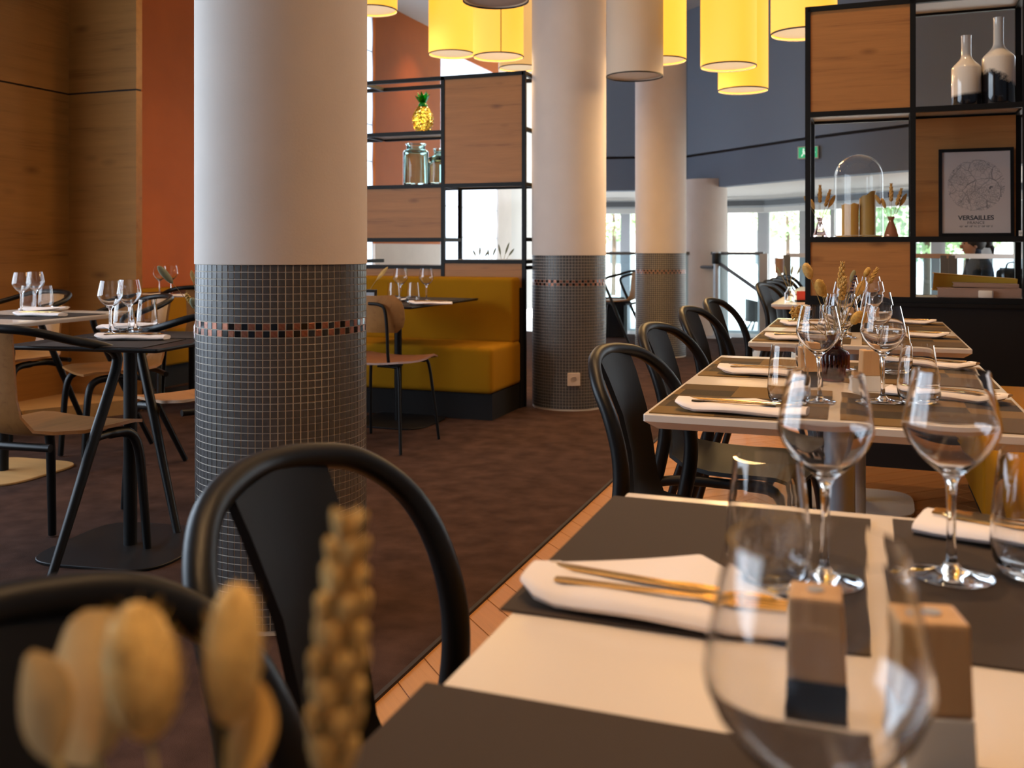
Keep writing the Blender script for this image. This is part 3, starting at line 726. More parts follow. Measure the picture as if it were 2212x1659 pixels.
# ---- things on shelf 1
px_, py_ = -2.93, S1Y + .14
pa = thing('glass_pineapple', 'amber glass pineapple jar with green leaf crown on the shelf', 'jar', (px_, py_, 1.876))
b = MB(); seg, rg = 30, 16; v = []
for i in range(rg + 1):
    u = i / rg; rr = .074 * (sin(pi * (.12 + .80 * u)) ** .6); z = .19 * u
    for k in range(seg):
        a = 2 * pi * (k + .5 * (i % 2)) / seg; kk = 1 + .035 * cos(pi * (i + k)); v.append((rr * kk * cos(a), rr * kk * sin(a), z))
b._a(v, [(i * seg + k, i * seg + (k + 1) % seg, (i + 1) * seg + (k + 1) % seg, (i + 1) * seg + k) for i in range(rg) for k in range(seg)] + [tuple(range(seg - 1, -1, -1))])
b.build('fruit_body', 'glass_amber', pa, 0)
MB().lathe([(.03, .185), (.034, .19), (.034, .20), (.025, .215), (.0, .215)], 20).build('collar', 'pine_green', pa, 50)
for i in range(16):
    a = i * 2.4; ti = .25 + .5 * (i / 16); L = .10 - .03 * (i / 16); d = Vector((sin(ti) * cos(a), sin(ti) * sin(a), cos(ti))); R_ = rot_to(d); rows = []
    for j in range(6):
        u = j / 5; w = .013 * sin(pi * (u * .85 + .15)); rows.append([Vector((0, 0, .205)) + R_ @ Vector((x * w, 0, L * u)) + Vector((d.x, d.y, 0)) * .02 * u * u for x in (-1, 0, 1)])
    MB().loft(rows, .003).build('leaf', 'glass_leaf', pa, 60)
def jar(label, loc, r, h, nr, nh, m, flat_sh=.02):
    w = .0045; pr = [(0, 0), (r * .95, 0), (r, .01), (r, h - nh - flat_sh), (r * .93, h - nh - flat_sh * .4), (nr, h - nh), (nr, h - .012), (nr * 1.1, h - .008), (nr * 1.1, h), (nr - w, h), (nr - w, h - nh + .004), (r - w - .008, h - nh - flat_sh), (r - w, h - nh - flat_sh * 1.4), (r - w, .016), (0, .010)]
    return lathe_thing('glass_jar', label, 'jar', loc, pr, m, 40, 50)
jar('large square shouldered green glass jar on the shelf', (-2.985, S1Y + .14, 1.506), .09, .298, .066, .04, 'glass_green')
jar('smaller green glass jar with narrow neck on the shelf', (-2.81, S1Y + .15, 1.506), .080, .258, .036, .045, 'glass_green', .05)
gg = 'dried sprigs in the open shelf cell'
for k, (x, dx, h_) in enumerate([(-2.52, -.03, .05), (-2.50, .0, .06), (-2.47, .03, .045), (-2.43, -.01, .05), (-2.41, .025, .06), (-2.34, -.02, .075), (-2.32, .03, .085), (-2.30, .05, .06)]):
    leafy('thin dark dried sprig lying low on the open shelf cell', (x, S1Y + .15, .987), (x + dx * .3, S1Y + .15, .987 + h_ * .4), h_, .007, gg, 'sage')

# ================================================================== FURNITURE
def table_top(parent, x0, x1, y0, y1, ztop, th, m, cham=.022, rc=.0):
    c = .006
    def rr(x0, x1, y0, y1): 
        k = rc or .004
        pts = []
        for (cx_, cy_, a0) in ((x1 - k, y1 - k, 0), (x0 + k, y1 - k, 90), (x0 + k, y0 + k, 180), (x1 - k, y0 + k, 270)):
            for j in range(5): a = radians(a0 + 22.5 * j); pts.append((cx_ + k * cos(a), cy_ + k * sin(a)))
        return pts
    b = MB(); o = rr(x0, x1, y0, y1); i_ = rr(x0 + cham, x1 - cham, y0 + cham, y1 - cham)
    n = len(o); v = [(x, y, ztop - th) for x, y in i_] + [(x, y, ztop - th * .45) for x, y in o] + [(x, y, ztop - .0015) for x, y in o] + [(x * .998 + (x0 + x1) * .001, y * .998 + (y0 + y1) * .001, ztop) for x, y in o]
    fs = [tuple(range(n - 1, -1, -1)), tuple(range(3 * n, 4 * n))]
    for L in range(3): fs += [(L * n + k, L * n + (k + 1) % n, (L + 1) * n + (k + 1) % n, (L + 1) * n + k) for k in range(n)]
    b._a(v, fs); return b.build('table_top', m, parent, 30)
TZ = .74
def row_table(label, x0, x1, y0, y1):
    t = thing('dining_table', label, 'table', ((x0 + x1) / 2, (y0 + y1) / 2, 0)); hx, hy = (x1 - x0) / 2, (y1 - y0) / 2
    table_top(t, -hx, hx, -hy, hy, TZ, .03, 'white_laminate')
    for s in ((-1, 1) if hy > .45 else (0,)):
        yy = s * (hy - .32)
        MB().lathe([(.031, .012), (.031, TZ - .03)], 32, (0, yy, 0)).build('pole', 'grey_metal', t, 40)
        MB().prism([(.22 * math.copysign(abs(cos(a)) ** .5, cos(a)), yy + .22 * math.copysign(abs(sin(a)) ** .5, sin(a))) for a in [i * pi / 16 for i in range(32)]], .0005, .012).build('base_plate', 'white_laminate', t, bevel=.002, bseg=1)
    return t
row_table('white table with plain grey brown placemats and pepper and salt blocks', -.29, .37, .10, 1.235)
row_table('white table with patchwork placemats and red brown vase', -.40, .30, 1.83, 2.92)
row_table('white table set before the black shelf base', -.37, .325, 3.36, 4.58)
row_table('white table beyond the shelf with chairs drawn up', -.50, .17, 5.72, 6.85)
row_table('white table farther along the row of chairs beyond the shelf', -.50, .17, 7.3, 8.4)

# --- loop-back chair (no arms)
def smooth_path(ctrl, n=6):
    P = [Vector(p) for p in ctrl]; out = []
    for i in range(len(P) - 1):
        p0, p1, p2, p3 = P[max(i - 1, 0)], P[i], P[i + 1], P[min(i + 2, len(P) - 1)]
        for k in range(n):
            t = k / n; out.append(.5 * ((2 * p1) + (-p0 + p2) * t + (2 * p0 - 5 * p1 + 4 * p2 - p3) * t * t + (-p0 + 3 * p1 - 3 * p2 + p3) * t ** 3))
    out.append(P[-1]); return out
def rad_path(ctrl_r, n=6):
    out = []
    for a, b_ in zip(ctrl_r, ctrl_r[1:]): out += [a + (b_ - a) * k / n for k in range(n)]
    return out + [ctrl_r[-1]]
def shell(parent, rows, m, name='seat_shell', th=.011, dish=.02):
    L = []
    for (x, z, hw, cv) in rows:
        L.append([(x + cv * 0 + (cv if x < -.17 else 0) * (t * t), hw * t, z + (cv * t * t if x >= -.17 else 0)) for t in (-1, -.8, -.5, -.2, 0, .2, .5, .8, 1)])
    return MB().loft(L, th).build(name, m, parent, 50)
def loop_chair(label, group, m_shell='black_shell'):
    c = thing('loop_chair', label, 'chair', (0, 0, 0), 0, group)
    half = [(-.290, .224, .006, .0145), (-.235, .219, .20, .016), (-.180, .215, .36, .0175), (-.147, .212, .49, .018), (-.136, .210, .57, .0175), (-.142, .208, .64, .0165), (-.165, .202, .71, .0155), (-.198, .184, .765, .0145), (-.232, .135, .806, .0138), (-.255, .068, .822, .0136)]
    ctrl = half + [(-.265, 0, .826, .0136)] + [(x, -y, z, r) for x, y, z, r in reversed(half)]
    MB().tube(smooth_path([q[:3] for q in ctrl]), rad_path([q[3] for q in ctrl]), 12, flat=1.15, up=(1, 0, 0)).build('back_loop', 'black_plastic', c, 60)
    shell(c, [(-.258, .822, .085, .006), (-.238, .77, .080, .010), (-.212, .69, .070, .014), (-.196, .61, .066, .016), (-.188, .54, .072, .016), (-.178, .495, .09, .014), (-.152, .465, .125, .012), (-.10, .450, .165, .012), (-.02, .444, .19, .012), (.08, .446, .20, .012), (.17, .450, .20, .010), (.215, .444, .195, .008)], m_shell)
    for s in (-1, 1):
        p = smooth_path([(-.165, s * .213, .42), (-.09, s * .195, .430), (.06, s * .18, .430), (.155, s * .182, .420), (.19, s * .190, .36), (.205, s * .20, .18), (.215, s * .208, .006)])
        MB().tube(p, [.014] * 12 + [.018 - .005 * k / (len(p) - 13) for k in range(len(p) - 12)], 10, flat=1.1).build('front_leg', 'black_plastic', c, 60)
    MB().tube([(.12, -.18, .425), (.12, .18, .425)], .012, 8).build('cross_rail', 'black_plastic', c, 60)
    return c
proto = None
def put_chair(x, y, deg, label, group):
    global proto
    if proto is None: proto = loop_chair(label, group); o = proto
    else: o = copy_tree(proto)
    o.location = (x, y, .0); o.rotation_euler = (0, 0, radians(deg)); tag(o, label, 'chair', group); return o
GR = 'black loop chairs along the row of white tables'
put_chair(-.275, .42, -3, 'black loop-back chair tucked in beside the dried flower stems', GR)
put_chair(-.345, .878, -2, 'black loop-back chair in front of the big mosaic pillar', GR)
put_chair(-.296, 2.11, -10, 'black loop-back chair at the near end of the vase table', GR)
put_chair(-.34, 2.79, -9, 'black loop-back chair at the far end of the vase table', GR)
put_chair(-.38, 3.65, -8, 'black loop-back chair at the near end of the table by the shelf base', GR)
put_chair(-.39, 4.30, -8, 'black loop-back chair at the far end of the table by the shelf base', GR)
for yy in (6.4, 6.9, 7.4, 7.9, 8.4): put_chair(-.38, yy, -14, 'black loop-back chair in the close row beyond the shelf', 'black chairs lined up beyond the shelf')

# --- armchair with looped arms
def arm_chair(label, group, m_shell='chair_oak'):
    c = thing('loop_armchair', label, 'chair', (0, 0, 0), 0, group)
    half = [(-.235, .262, .006, .013), (-.135, .256, .22, .015), (-.040, .250, .43, .017), (.030, .246, .58, .0165), (.066, .244, .665, .0165), (.062, .243, .705, .0165), (.015, .240, .732, .0155), (-.10, .222, .762, .0145), (-.195, .150, .795, .014)]
    ctrl = half + [(-.235, 0, .805, .014)] + [(x, -y, z, r) for x, y, z, r in reversed(half)]
    MB().tube(smooth_path([q[:3] for q in ctrl]), rad_path([q[3] for q in ctrl]), 12, flat=1.1, up=(1, 0, 0)).build('arm_loop', 'black_plastic', c, 60)
    shell(c, [(-.232, .80, .10, .016), (-.224, .74, .095, .018), (-.214, .66, .09, .018), (-.206, .58, .088, .018), (-.196, .52, .098, .016), (-.172, .475, .125, .014), (-.12, .455, .17, .012), (-.03, .447, .205, .012), (.08, .449, .215, .012), (.18, .452, .215, .010), (.225, .446, .205, .008)], m_shell)
    for s in (-1, 1):
        p = smooth_path([(-.045, s * .245, .42), (.0, s * .215, .432), (.09, s * .195, .432), (.17, s * .196, .42), (.205, s * .206, .36), (.22, s * .215, .18), (.23, s * .222, .006)])
        MB().tube(p, [.014] * 12 + [.0185 - .005 * k / (len(p) - 13) for k in range(len(p) - 12)], 10, flat=1.1).build('front_leg', 'black_plastic', c, 60)
    MB().tube([(-.16, -.20, .43), (-.18, 0, .428), (-.16, .20, .43)], .013, 8).build('rear_rail', 'black_plastic', c, 60)
    return c
aproto = None
def put_arm(x, y, deg, label, group, z=0.008):
    global aproto
    if aproto is None: aproto = arm_chair(label, group); o = aproto
    else: o = copy_tree(aproto)
    o.location = (x, y, z); o.rotation_euler = (0, 0, radians(deg)); tag(o, label, 'chair', group); return o
GA = 'oak seated armchairs on the carpet'
put_arm(-2.57, 2.48, 88, 'oak seated armchair with its back to the panelled wall, drawn to the black table', GA)
put_arm(-2.50, 3.22, 160, 'oak seated armchair at the black table, half hidden by the mosaic pillar', GA)
put_arm(-3.50, 3.85, 238, 'oak seated armchair between the black table and the white table by the panelling', GA)
put_arm(-4.38, 4.05, 265, 'oak seated armchair against the panelling behind the white table', GA)
put_arm(-4.15, 5.28, 133, 'oak seated armchair drawn up to the table below the terracotta wall', GA)
x, y = at_D(1335, 11.0)
put_arm(x, y, 172, 'armchair standing by the glass railing between two mosaic pillars', GA)

# --- left tables
def sq_table(label, cx, cy, deg, s, mtop, mleg, mbase, sy=None, th=.014):
    t = thing('dining_table', label, 'table', (cx, cy, .008), radians(deg)); sy = sy or s
    table_top(t, -s / 2, s / 2, -sy / 2, sy / 2, TZ - .008, th, mtop, .006, .008)
    MB().lathe([(.023, .01), (.023, TZ - .02)], 28).build('pole', mleg, t, 40)
    MB().prism([(.25 * math.copysign(abs(cos(a)) ** .45, cos(a)), .25 * math.copysign(abs(sin(a)) ** .45, sin(a))) for a in [i * pi / 20 for i in range(40)]], .0005, .010).build('base_plate', mbase, t, bevel=.002, bseg=1)
    return t
sq_table('black square table beside the big mosaic pillar', -2.43, 2.72, 8, .57, 'black_laminate', 'black_metal', 'black_laminate')
sq_table('white table standing before the oak panelling', -3.80, 3.42, 3, .70, 'white_laminate', 'black_metal', 'ledge_wood', .95, .022)
sq_table('small table before the yellow bench under the terracotta wall', -4.62, 5.80, 0, .58, 'black_laminate', 'black_metal', 'black_laminate')
sq_table('dark table in front of the yellow banquette', -2.66, 5.25, 0, .66, 'black_laminate', 'black_metal', 'black_laminate', .98)

# --- banquettes
def cushion(parent, name, x0, x1, y0, y1, z0, z1, bev=.03, m='yellow_fabric'): return MB().box(x0, x1, y0, y1, z0, z1).build(name, m, parent, 50, bevel=bev, bseg=4)
bq = thing('banquette', 'yellow upholstered banquette on black base below the shelf with the pineapple', 'banquette', (0, 0, 0))
MB().box(-4.2, -2.13, 5.47, 6.02, .008, .17).build('base', 'black_base', bq); MB().box(-4.2, -2.118, 5.96, 6.026, .008, .80).build('back_board', 'black_base', bq)
cushion(bq, 'seat', -4.2, -2.12, 5.44, 5.97, .17, .455, .035); cushion(bq, 'backrest', -4.2, -2.13, 5.84, 5.99, .44, .872, .03)
MB().box(-4.2, -2.14, 5.475, 6.0, .165, .172).build('shadow_gap', 'black_base', bq)
b2 = thing('banquette', 'yellow upholstered bench along the white tables on the shelf side', 'banquette', (0, 0, 0))
MB().box(.44, .98, -.6, 4.72, .0, .20).build('base', 'black_base', b2)
for k in range(4):
    y0 = -.6 + k * 1.33; cushion(b2, 'seat', .36, .90, y0 + .003, y0 + 1.327, .17, .46, .05)
    cushion(b2, 'backrest', .86, 1.0, y0 + .003, y0 + 1.327, .45, .90, .04)
b3 = thing('banquette', 'yellow bench below the terracotta wall', 'banquette', (0, 0, 0))
MB().box(XF + .01, XF + .52, 5.2, 8.2, .008, .17).build('base', 'black_base', b3)
cushion(b3, 'seat', XF + .01, XF + .56, 5.2, 8.2, .17, .45); cushion(b3, 'backrest', XF + .01, XF + .13, 5.2, 8.2, .45, .74)

# --- bent ply chair at the banquette table
pc_ = thing('ply_chair', 'bent plywood chair with thin black tube legs at the dark table', 'chair', (-2.42, 4.62, .008), radians(88))
sh = []
for i in range(9):
    u = i / 8; xx = -.215 + .45 * u; z = .455 + .018 * (u ** 3) - .012 * sin(pi * u) - .03 * max(0, u - .85) / .15
    hw = .20 + .02 * sin(pi * u); sh.append([(xx, hw * t, z + .014 * t * t) for t in (-1, -.75, -.4, 0, .4, .75, 1)])
MB().loft(sh, .01).build('seat', 'walnut_ply', pc_, 50)
bk_ = []
for i in range(7):
    u = i / 6; z = .62 + .19 * u; hw = .215 * (1 - .25 * abs(2 * u - 1) ** 4)
    bk_.append([(-.215 - .03 * u + .055 * t * t, hw * t, z) for t in (-1, -.85, -.5, 0, .5, .85, 1)])
MB().loft(bk_, .011).build('backrest', 'chair_oak', pc_, 50)
for s in (-1, 1):
    MB().tube(smooth_path([(-.05, s * .13, .44), (-.17, s * .13, .45), (-.205, s * .135, .50), (-.225, s * .14, .64), (-.232, s * .13, .74), (-.236, s * .10, .765), (-.238, s * .04, .77)]), .0085, 10).build('back_tube', 'black_metal', pc_, 60)
    MB().tube(smooth_path([(-.16, s * .05, .442), (-.16, s * .15, .438), (-.175, s * .18, .42), (-.20, s * .20, .22), (-.225, s * .22, .003)]), .0085, 10).build('leg', 'black_metal', pc_, 60)
    MB().tube(smooth_path([(.14, s * .05, .442), (.15, s * .15, .440), (.165, s * .18, .42), (.19, s * .20, .22), (.22, s * .215, .003)]), .0085, 10).build('leg', 'black_metal', pc_, 60)

# ================================================================== TABLEWARE
def wine_profile():
    o = [(.0, .0), (.037, .0), (.039, .0012), (.036, .0028), (.020, .005), (.009, .009), (.0050, .016), (.0042, .03), (.0040, .075), (.0048, .092), (.0085, .101), (.018, .109), (.030, .120), (.0395, .133), (.0445, .145), (.0455, .150), (.0448, .156), (.0415, .175), (.0372, .195), (.0348, .206)]
    i_ = [(.0340, .206), (.0364, .195), (.0407, .175), (.0440, .156), (.0446, .150), (.0436, .1455), (.0386, .1338), (.0292, .1212), (.017, .1108), (.008, .1055), (0, .1045)]
    return o + i_
def tumbler_profile():
    o = [(0, .0), (.024, .0), (.031, .003), (.0375, .014), (.040, .028), (.0395, .040), (.0365, .070), (.0325, .100), (.0312, .108)]
    i_ = [(.0302, .108), (.0315, .100), (.0355, .070), (.0383, .040), (.0386, .029), (.036, .016), (.030, .009), (0, .007)]
    return o + i_
wine_me = MB().lathe(wine_profile(), 48, cap=False).mesh('wine_glass', 'glass_clear', 60)
tum_me = MB().lathe(tumbler_profile(), 44, cap=False).mesh('tumbler', 'glass_clear', 60)
wine_me.transform(Matrix.Diagonal((.985, .985, .965, 1))); tum_me.transform(Matrix.Diagonal((1.0, 1.0, 1.12, 1)))
def wine(x, y, label, group, z=TZ + .003): return tag(linked('wine_glass', wine_me, None, (x, y, z)), label, 'wine glass', group)
def tumb(x, y, label, group, z=TZ + .003): return tag(linked('tumbler', tum_me, None, (x, y, z)), label, 'tumbler', group)
def mat_(x0, x1, y0, y1, m, label, group, z=TZ, rz=0):
    cx_, cy_ = (x0 + x1) / 2, (y0 + y1) / 2
    o = MB().box(x0 - cx_, x1 - cx_, y0 - cy_, y1 - cy_, 0.0002, .0025).build('placemat', m, None, bevel=.0008, bseg=1); o.location = (cx_, cy_, z); o.rotation_euler = (0, 0, rz)
    return tag(o, label, 'placemat', group)
def napkin_meshes():
    rows = []
    L = .245
    for i in range(13):
        u = i / 12; x = -L / 2 + L * u; w = .039 + .006 * sin(3 * u) ; h = .0145 + .003 * sin(2.4 * u + .5); lift = .009 * max(0, 1 - u * 6)
        if i == 0: w *= .55; h *= .8
        ring = []
        for k in range(14):
            a = 2 * pi * k / 14; cc, ss = cos(a), sin(a)
            ring.append((x + (.012 if i == 0 and ss < 0 else 0), w * math.copysign(abs(cc) ** .65, cc) - .004 * u, max(0, h * .5 + lift + h * .5 * math.copysign(abs(ss) ** .7, ss)) + .0015 * sin(9 * u + 3 * cc)))
        rows.append(ring + [ring[0]])
    b = MB().loft(rows); C = 15
    n = len(b.v); b._a([rows[0][k] for k in range(14)], [tuple(range(14))]); b._a([rows[-1][k] for k in range(14)], [tuple(range(13, -1, -1))])
    roll = b.mesh('napkin_roll', 'napkin', 60)
    fl = []
    for i in range(7):
        u = i / 6; ya = .02 + .122 * u; half = .112 * (1 - u) + .002; xc = -.005 + .012 * u
        fl.append([(xc + half * t, ya, .010 * (1 - u) + .006 + .004 * sin(4 * t + u * 2) * (1 - u)) for t in (-1, -.5, 0, .5, 1)])
    flap = MB().loft(fl, .0016).mesh('napkin_flap', 'napkin', 60)
    # knife and fork (flat, along x)
    def blade(pts, th, z=0):
        b = MB(); b.prism(pts, -th / 2, th / 2); return b
    kn = MB(); prof = [(-.105, .0042), (-.10, .0055), (.0, .0045), (.012, .004), (.03, .0085), (.08, .0095), (.098, .006), (.105, .0)]
    kn.prism([(x, y) for x, y in prof] + [(x, -.004 if x < .02 else -.004) for x, y in reversed(prof[:-1])], -.0018, .0018)
    kme = kn.mesh('knife', 'steel_warm', 40, bevel=.0008, bseg=1)
    fk = MB(); fk.prism([(-.10, .004), (-.09, .0052), (.0, .0026), (.03, .003), (.045, .010), (.06, .0118), (.06, -.0118), (.045, -.010), (.03, -.003), (.0, -.0026), (-.09, -.0052), (-.10, -.004)], -.0012, .0012)
    for k in range(4):
        y = -.0105 + k * .007; fk.box(.0595, .10, y - .0014, y + .0014, -.0010, .0010)
    fme = fk.mesh('fork', 'steel_warm', 40)
    return roll, flap, kme, fme
ROLL, FLAP, KNIFE, FORK = napkin_meshes()
def setting(x, y, deg, where, group, cutlery=True, z=TZ + .003, flap=True):
    n = thing('napkin', 'white cloth napkin folded %s' % where, 'napkin', (x, y, z), radians(deg), 'napkins ' + group)
    linked('roll', ROLL, n)
    if flap: linked('flap', FLAP, n)
    if cutlery:
        R_ = Matrix.Rotation(radians(deg), 3, 'Z')
        for nm, me, dx, dy, dz in (('knife', KNIFE, -.005, .010, .0200), ('fork', FORK, .01, -.012, .0200)):
            p = R_ @ Vector((dx, dy, dz)); o = linked(nm, me, None, (x + p.x, y + p.y, z + p.z), (0, 0, radians(deg - 4 if nm == 'knife' else deg + 3)))
            tag(o, 'warm shining %s on the napkin %s' % (nm, where), nm, 'cutlery ' + group)
GT = 'on the white tables'
# near table
mat_(-.302, .008, .225, .640, 'mat_plain', 'plain grey brown placemat with nothing laid on it', 'placemats ' + GT)
mat_(-.302, .008, .792, 1.205, 'mat_plain', 'plain grey brown placemat under the napkin beside the pepper block', 'placemats ' + GT)
mat_(.032, .345, .812, 1.215, 'mat_plain', 'plain grey brown placemat under the glasses on the bench side', 'placemats ' + GT)
mat_(.032, .345, .235, .650, 'mat_plain', 'plain grey brown placemat on the bench side beside the salt block', 'placemats ' + GT)
setting(-.170, .838, -3, 'on the plain placemat beside the pepper block', GT)
setting(.178, 1.150, 163, 'on the plain placemat on the bench side', GT, flap=False)
wine(-.018, .405, 'wine glass standing before the pepper and salt blocks', 'wine glasses')
wine(-.034, .965, 'wine glass on the plain placemat beside the pepper block napkin', 'wine glasses')
wine(.080, 1.020, 'wine glass on the bench side placemat of the table with pepper and salt', 'wine glasses')
tumb(-.084, .928, 'tumbler beside the napkin and the pepper block', 'tumblers')
tumb(.156, 1.045, 'tumbler on the bench side placemat of the table with pepper and salt', 'tumblers')
def mill(x, y, z, deg, label, base, h=.092):
    t = thing('seasoning_block', label, 'shaker', (x, y, z), radians(deg)); w0, w1 = .0212, .0180
    zb = h * .38; wm = w0 + (w1 - w0) * .38
    MB().prism([(-wm, -wm), (wm, -wm), (wm, wm), (-wm, wm)], 0, zb, [(-w0, -w0), (w0, -w0), (w0, w0), (-w0, w0)]).build('foot_block', base, t, bevel=.0015)
    wb = MB().prism([(-w1, -w1), (w1, -w1), (w1, w1), (-w1, w1)], zb, h, [(-wm, -wm), (wm, -wm), (wm, wm), (-wm, wm)]).build('wood_block', 'block_beech', t, bevel=.003)
    MB().prism([(.006 * cos(a), .006 * sin(a)) for a in [k * pi / 4 for k in range(8)]], h - .0005, h + .001).build('cap', 'grey_metal', wb); return t
mill(-.030, .672, TZ, 3, 'tapered beech block with black base on the white table', 'black_plastic')
mill(.040, .655, TZ, 12, 'tapered beech block with white base beside the black based one', 'white_plain')
# middle table
for (y0, nm) in ((1.845, 'near end'), (2.43, 'far end')):
    mat_(-.392, -.062, y0, y0 + .415, 'mat_patch', 'patchwork woven placemat on the chair side, %s of the vase table' % nm, 'placemats ' + GT)
    mat_(-.038, .292, y0 - .005 + .01, y0 + .41, 'mat_patch', 'patchwork woven placemat on the bench side, %s of the vase table' % nm, 'placemats ' + GT)
    setting(-.225, y0 + .055, -3, 'on chair side, %s of vase table' % nm, GT)
    setting(.165, y0 + .375, 160, 'on bench side, %s of vase table' % nm, GT, flap=False)
wine(-.087, 2.08, 'wine glass on chair side before the red brown vase', 'wine glasses'); wine(.038, 2.13, 'wine glass on bench side before the vase with a white based block', 'wine glasses')
tumb(-.145, 2.025, 'tumbler on chair side before the red brown vase', 'tumblers'); tumb(.104, 2.125, 'tumbler on bench side before the red brown vase', 'tumblers')
wine(-.055, 2.66, 'wine glass on chair side behind the red brown vase', 'wine glasses'); wine(.035, 2.80, 'wine glass on bench side behind the red brown vase', 'wine glasses')
tumb(-.12, 2.60, 'tumbler on chair side behind the red brown vase', 'tumblers'); tumb(.075, 2.62, 'tumbler on bench side behind the red brown vase', 'tumblers')
mill(-.115, 2.34, TZ, 20, 'beech seasoning block with black base beside the red brown vase', 'black_plastic')
mill(.012, 2.31, TZ, 14, 'beech seasoning block with white base beside the red brown vase', 'white_plain')
vx, vy = at_D(1803, 2.33)
vs_ = lathe_thing('ribbed_vase', 'red brown ribbed glass vase on the patchwork placemat table', 'vase', (vx, vy, TZ + .001),
    [(0, 0), (.031, 0), (.034, .004), (.034, .062), (.030, .070), (.014, .080), (.012, .088), (.0165, .098), (.0145, .098), (.0105, .088), (.012, .081), (.028, .068), (.031, .060), (.031, .006), (0, .005)], 'glass_red', 72, 40, flute=.03, nfl=24)
GV = 'dried flowers in the red brown vase'
def vp(px, py, dD=0):
    D = 2.33 + dD; x_, y_ = at_D(px, D); return Vector((x_, y_, z_at(py, D)))
v0 = Vector((vx, vy, TZ + .075))
bunny('tallest furry bunny tail leaning outward from the red brown vase', v0, vp(1752, 603), .042, .0115, GV, 'straw_pale')
bunny('large golden bunny tail low over the rim of the red brown vase', v0, vp(1777, 640, -.03), .045, .013, GV, 'straw')
bunny('drooping golden bunny tail on the bench side of the red brown vase', v0, vp(1840, 700, -.03), .04, .0115, GV, 'straw')
wheat('tallest wheat ear standing upright in the red brown vase', v0, vp(1815, 620), .062, .009, GV)
wheat('second wheat ear close against the tallest one in the vase', v0, vp(1818, 645, -.02), .055, .009, GV)
wheat('short wheat ear behind the large bunny tail in the vase', v0, vp(1781, 640, .03), .04, .0075, GV)
wheat('slanting wheat ear farthest to the bench side in the vase', v0, vp(1878, 610, .04), .045, .0065, GV)
bunny('slim bunny tail rising over the glasses from the red brown vase', v0, vp(1868, 598, .04), .028, .007, GV, 'straw')
bunny('narrow bunny tail beside the dark lavender in the red brown vase', v0, vp(1838, 610, .05), .035, .006, GV, 'sage')
leafy('broad dried leaf behind the lavender in the red brown vase', v0, vp(1850, 640, .03), .05, .010, GV)
lav('dark lavender sprig in the red brown vase', v0, vp(1838, 630, .02), .04, .004, GV)
pompon('golden dried umbel hanging low beside the red brown vase', v0, vp(1725, 678, -.02), .022, GV)
# far table (before the shelf base)
for (y0, nm) in ((3.40, 'near end'), (4.05, 'far end')):
    mat_(-.362, -.04, y0, y0 + .42, 'mat_patch', 'patchwork woven placemat on chair side, %s, table by shelf base' % nm, 'placemats ' + GT)
    mat_(-.005, .317, y0, y0 + .42, 'mat_patch', 'patchwork woven placemat on bench side, %s, table by shelf base' % nm, 'placemats ' + GT)
    setting(-.20, y0 + .06, -3, 'on chair side, %s, table by shelf base' % nm, GT)
    setting(.165, y0 + .33, 172, 'on bench side, %s, table by shelf base' % nm, GT, flap=False)
    wine(-.06, y0 + .22, 'wine glass on chair side, %s, table by shelf base' % nm, 'wine glasses')
    wine(.03, y0 + .30, 'wine glass on bench side, %s, table by shelf base' % nm, 'wine glasses')
    tumb(-.11, y0 + .16, 'tumbler on chair side, %s, table by shelf base' % nm, 'tumblers')
mill(-.03, 3.92, TZ, 15, 'beech seasoning block with black base on the table before the shelf base', 'black_plastic')
mill(.03, 3.92, TZ, 15, 'beech seasoning block with white base on the table before the shelf base', 'white_plain')

# left tables' ware
GL = 'on the tables of the carpeted side'
mat_(-2.60, -2.20, 2.44, 2.74, 'mat_dark', 'dark placemat on the near side of the black square table', 'placemats ' + GL, TZ, radians(12))
mat_(-2.66, -2.26, 2.76, 3.02, 'mat_dark', 'dark placemat on the far side of the black square table', 'placemats ' + GL, TZ, radians(12))
x, y = at_z(285, 735, TZ); setting(x, y, 22, 'under twin glasses on the black square table', GL)
x, y = at_z(222, 720, TZ); setting(x - .02, y + .17, 200, 'behind the twin glasses on the black square table', GL, False)
x, y = at_z(238, 724, TZ); wine(x, y, 'wine glass before its twin on the black square table', 'wine glasses ' + GL)
x, y = at_z(279, 718, TZ); wine(x, y, 'wine glass behind its twin on the black square table', 'wine glasses ' + GL)
x, y = at_z(240, 722, TZ); tumb(x - .03, y + .10, 'tumbler beside the rear napkin on the black square table', 'tumblers ' + GL)
x, y = at_z(268, 720, TZ); tumb(x + .03, y + .09, 'tumbler between the twin glasses on the black square table', 'tumblers ' + GL)
x, y = at_z(428, 736, TZ)
vb = lathe_thing('bud_vase', 'rosy fluted bud vase on the black square table by the pillar', 'vase', (x + .0, y + .03, TZ + .001),
    [(0, 0), (.032, 0), (.034, .003), (.034, .05), (.030, .060), (.016, .072), (.015, .085), (.019, .09), (.0165, .09), (.0125, .083), (.0135, .073), (.027, .058), (.031, .048), (.031, .008), (0, .006)], 'glass_rose', 64, 45, flute=.025, nfl=20)
G3 = 'dried grasses in the rosy bud vase'; p0 = Vector((x, y + .03, TZ + .05)); Dv = 3.25
def lp(px, py): a_, b_ = at_D(px, Dv); return Vector((a_, b_, z_at(py, Dv)))
bunny('long feathery grass leaning far out of the rosy bud vase', p0, lp(373, 612), .085, .012, G3, 'sage')
wheat('curving wheat ear in the rosy bud vase', p0, lp(414, 655), .06, .009, G3)
bunny('thick furry grass upright in the rosy bud vase', p0, lp(424, 665), .075, .013, G3, 'sage')
leafy('yellow dried petal stem above the rosy bud vase', p0, lp(418, 610), .05, .010, G3)
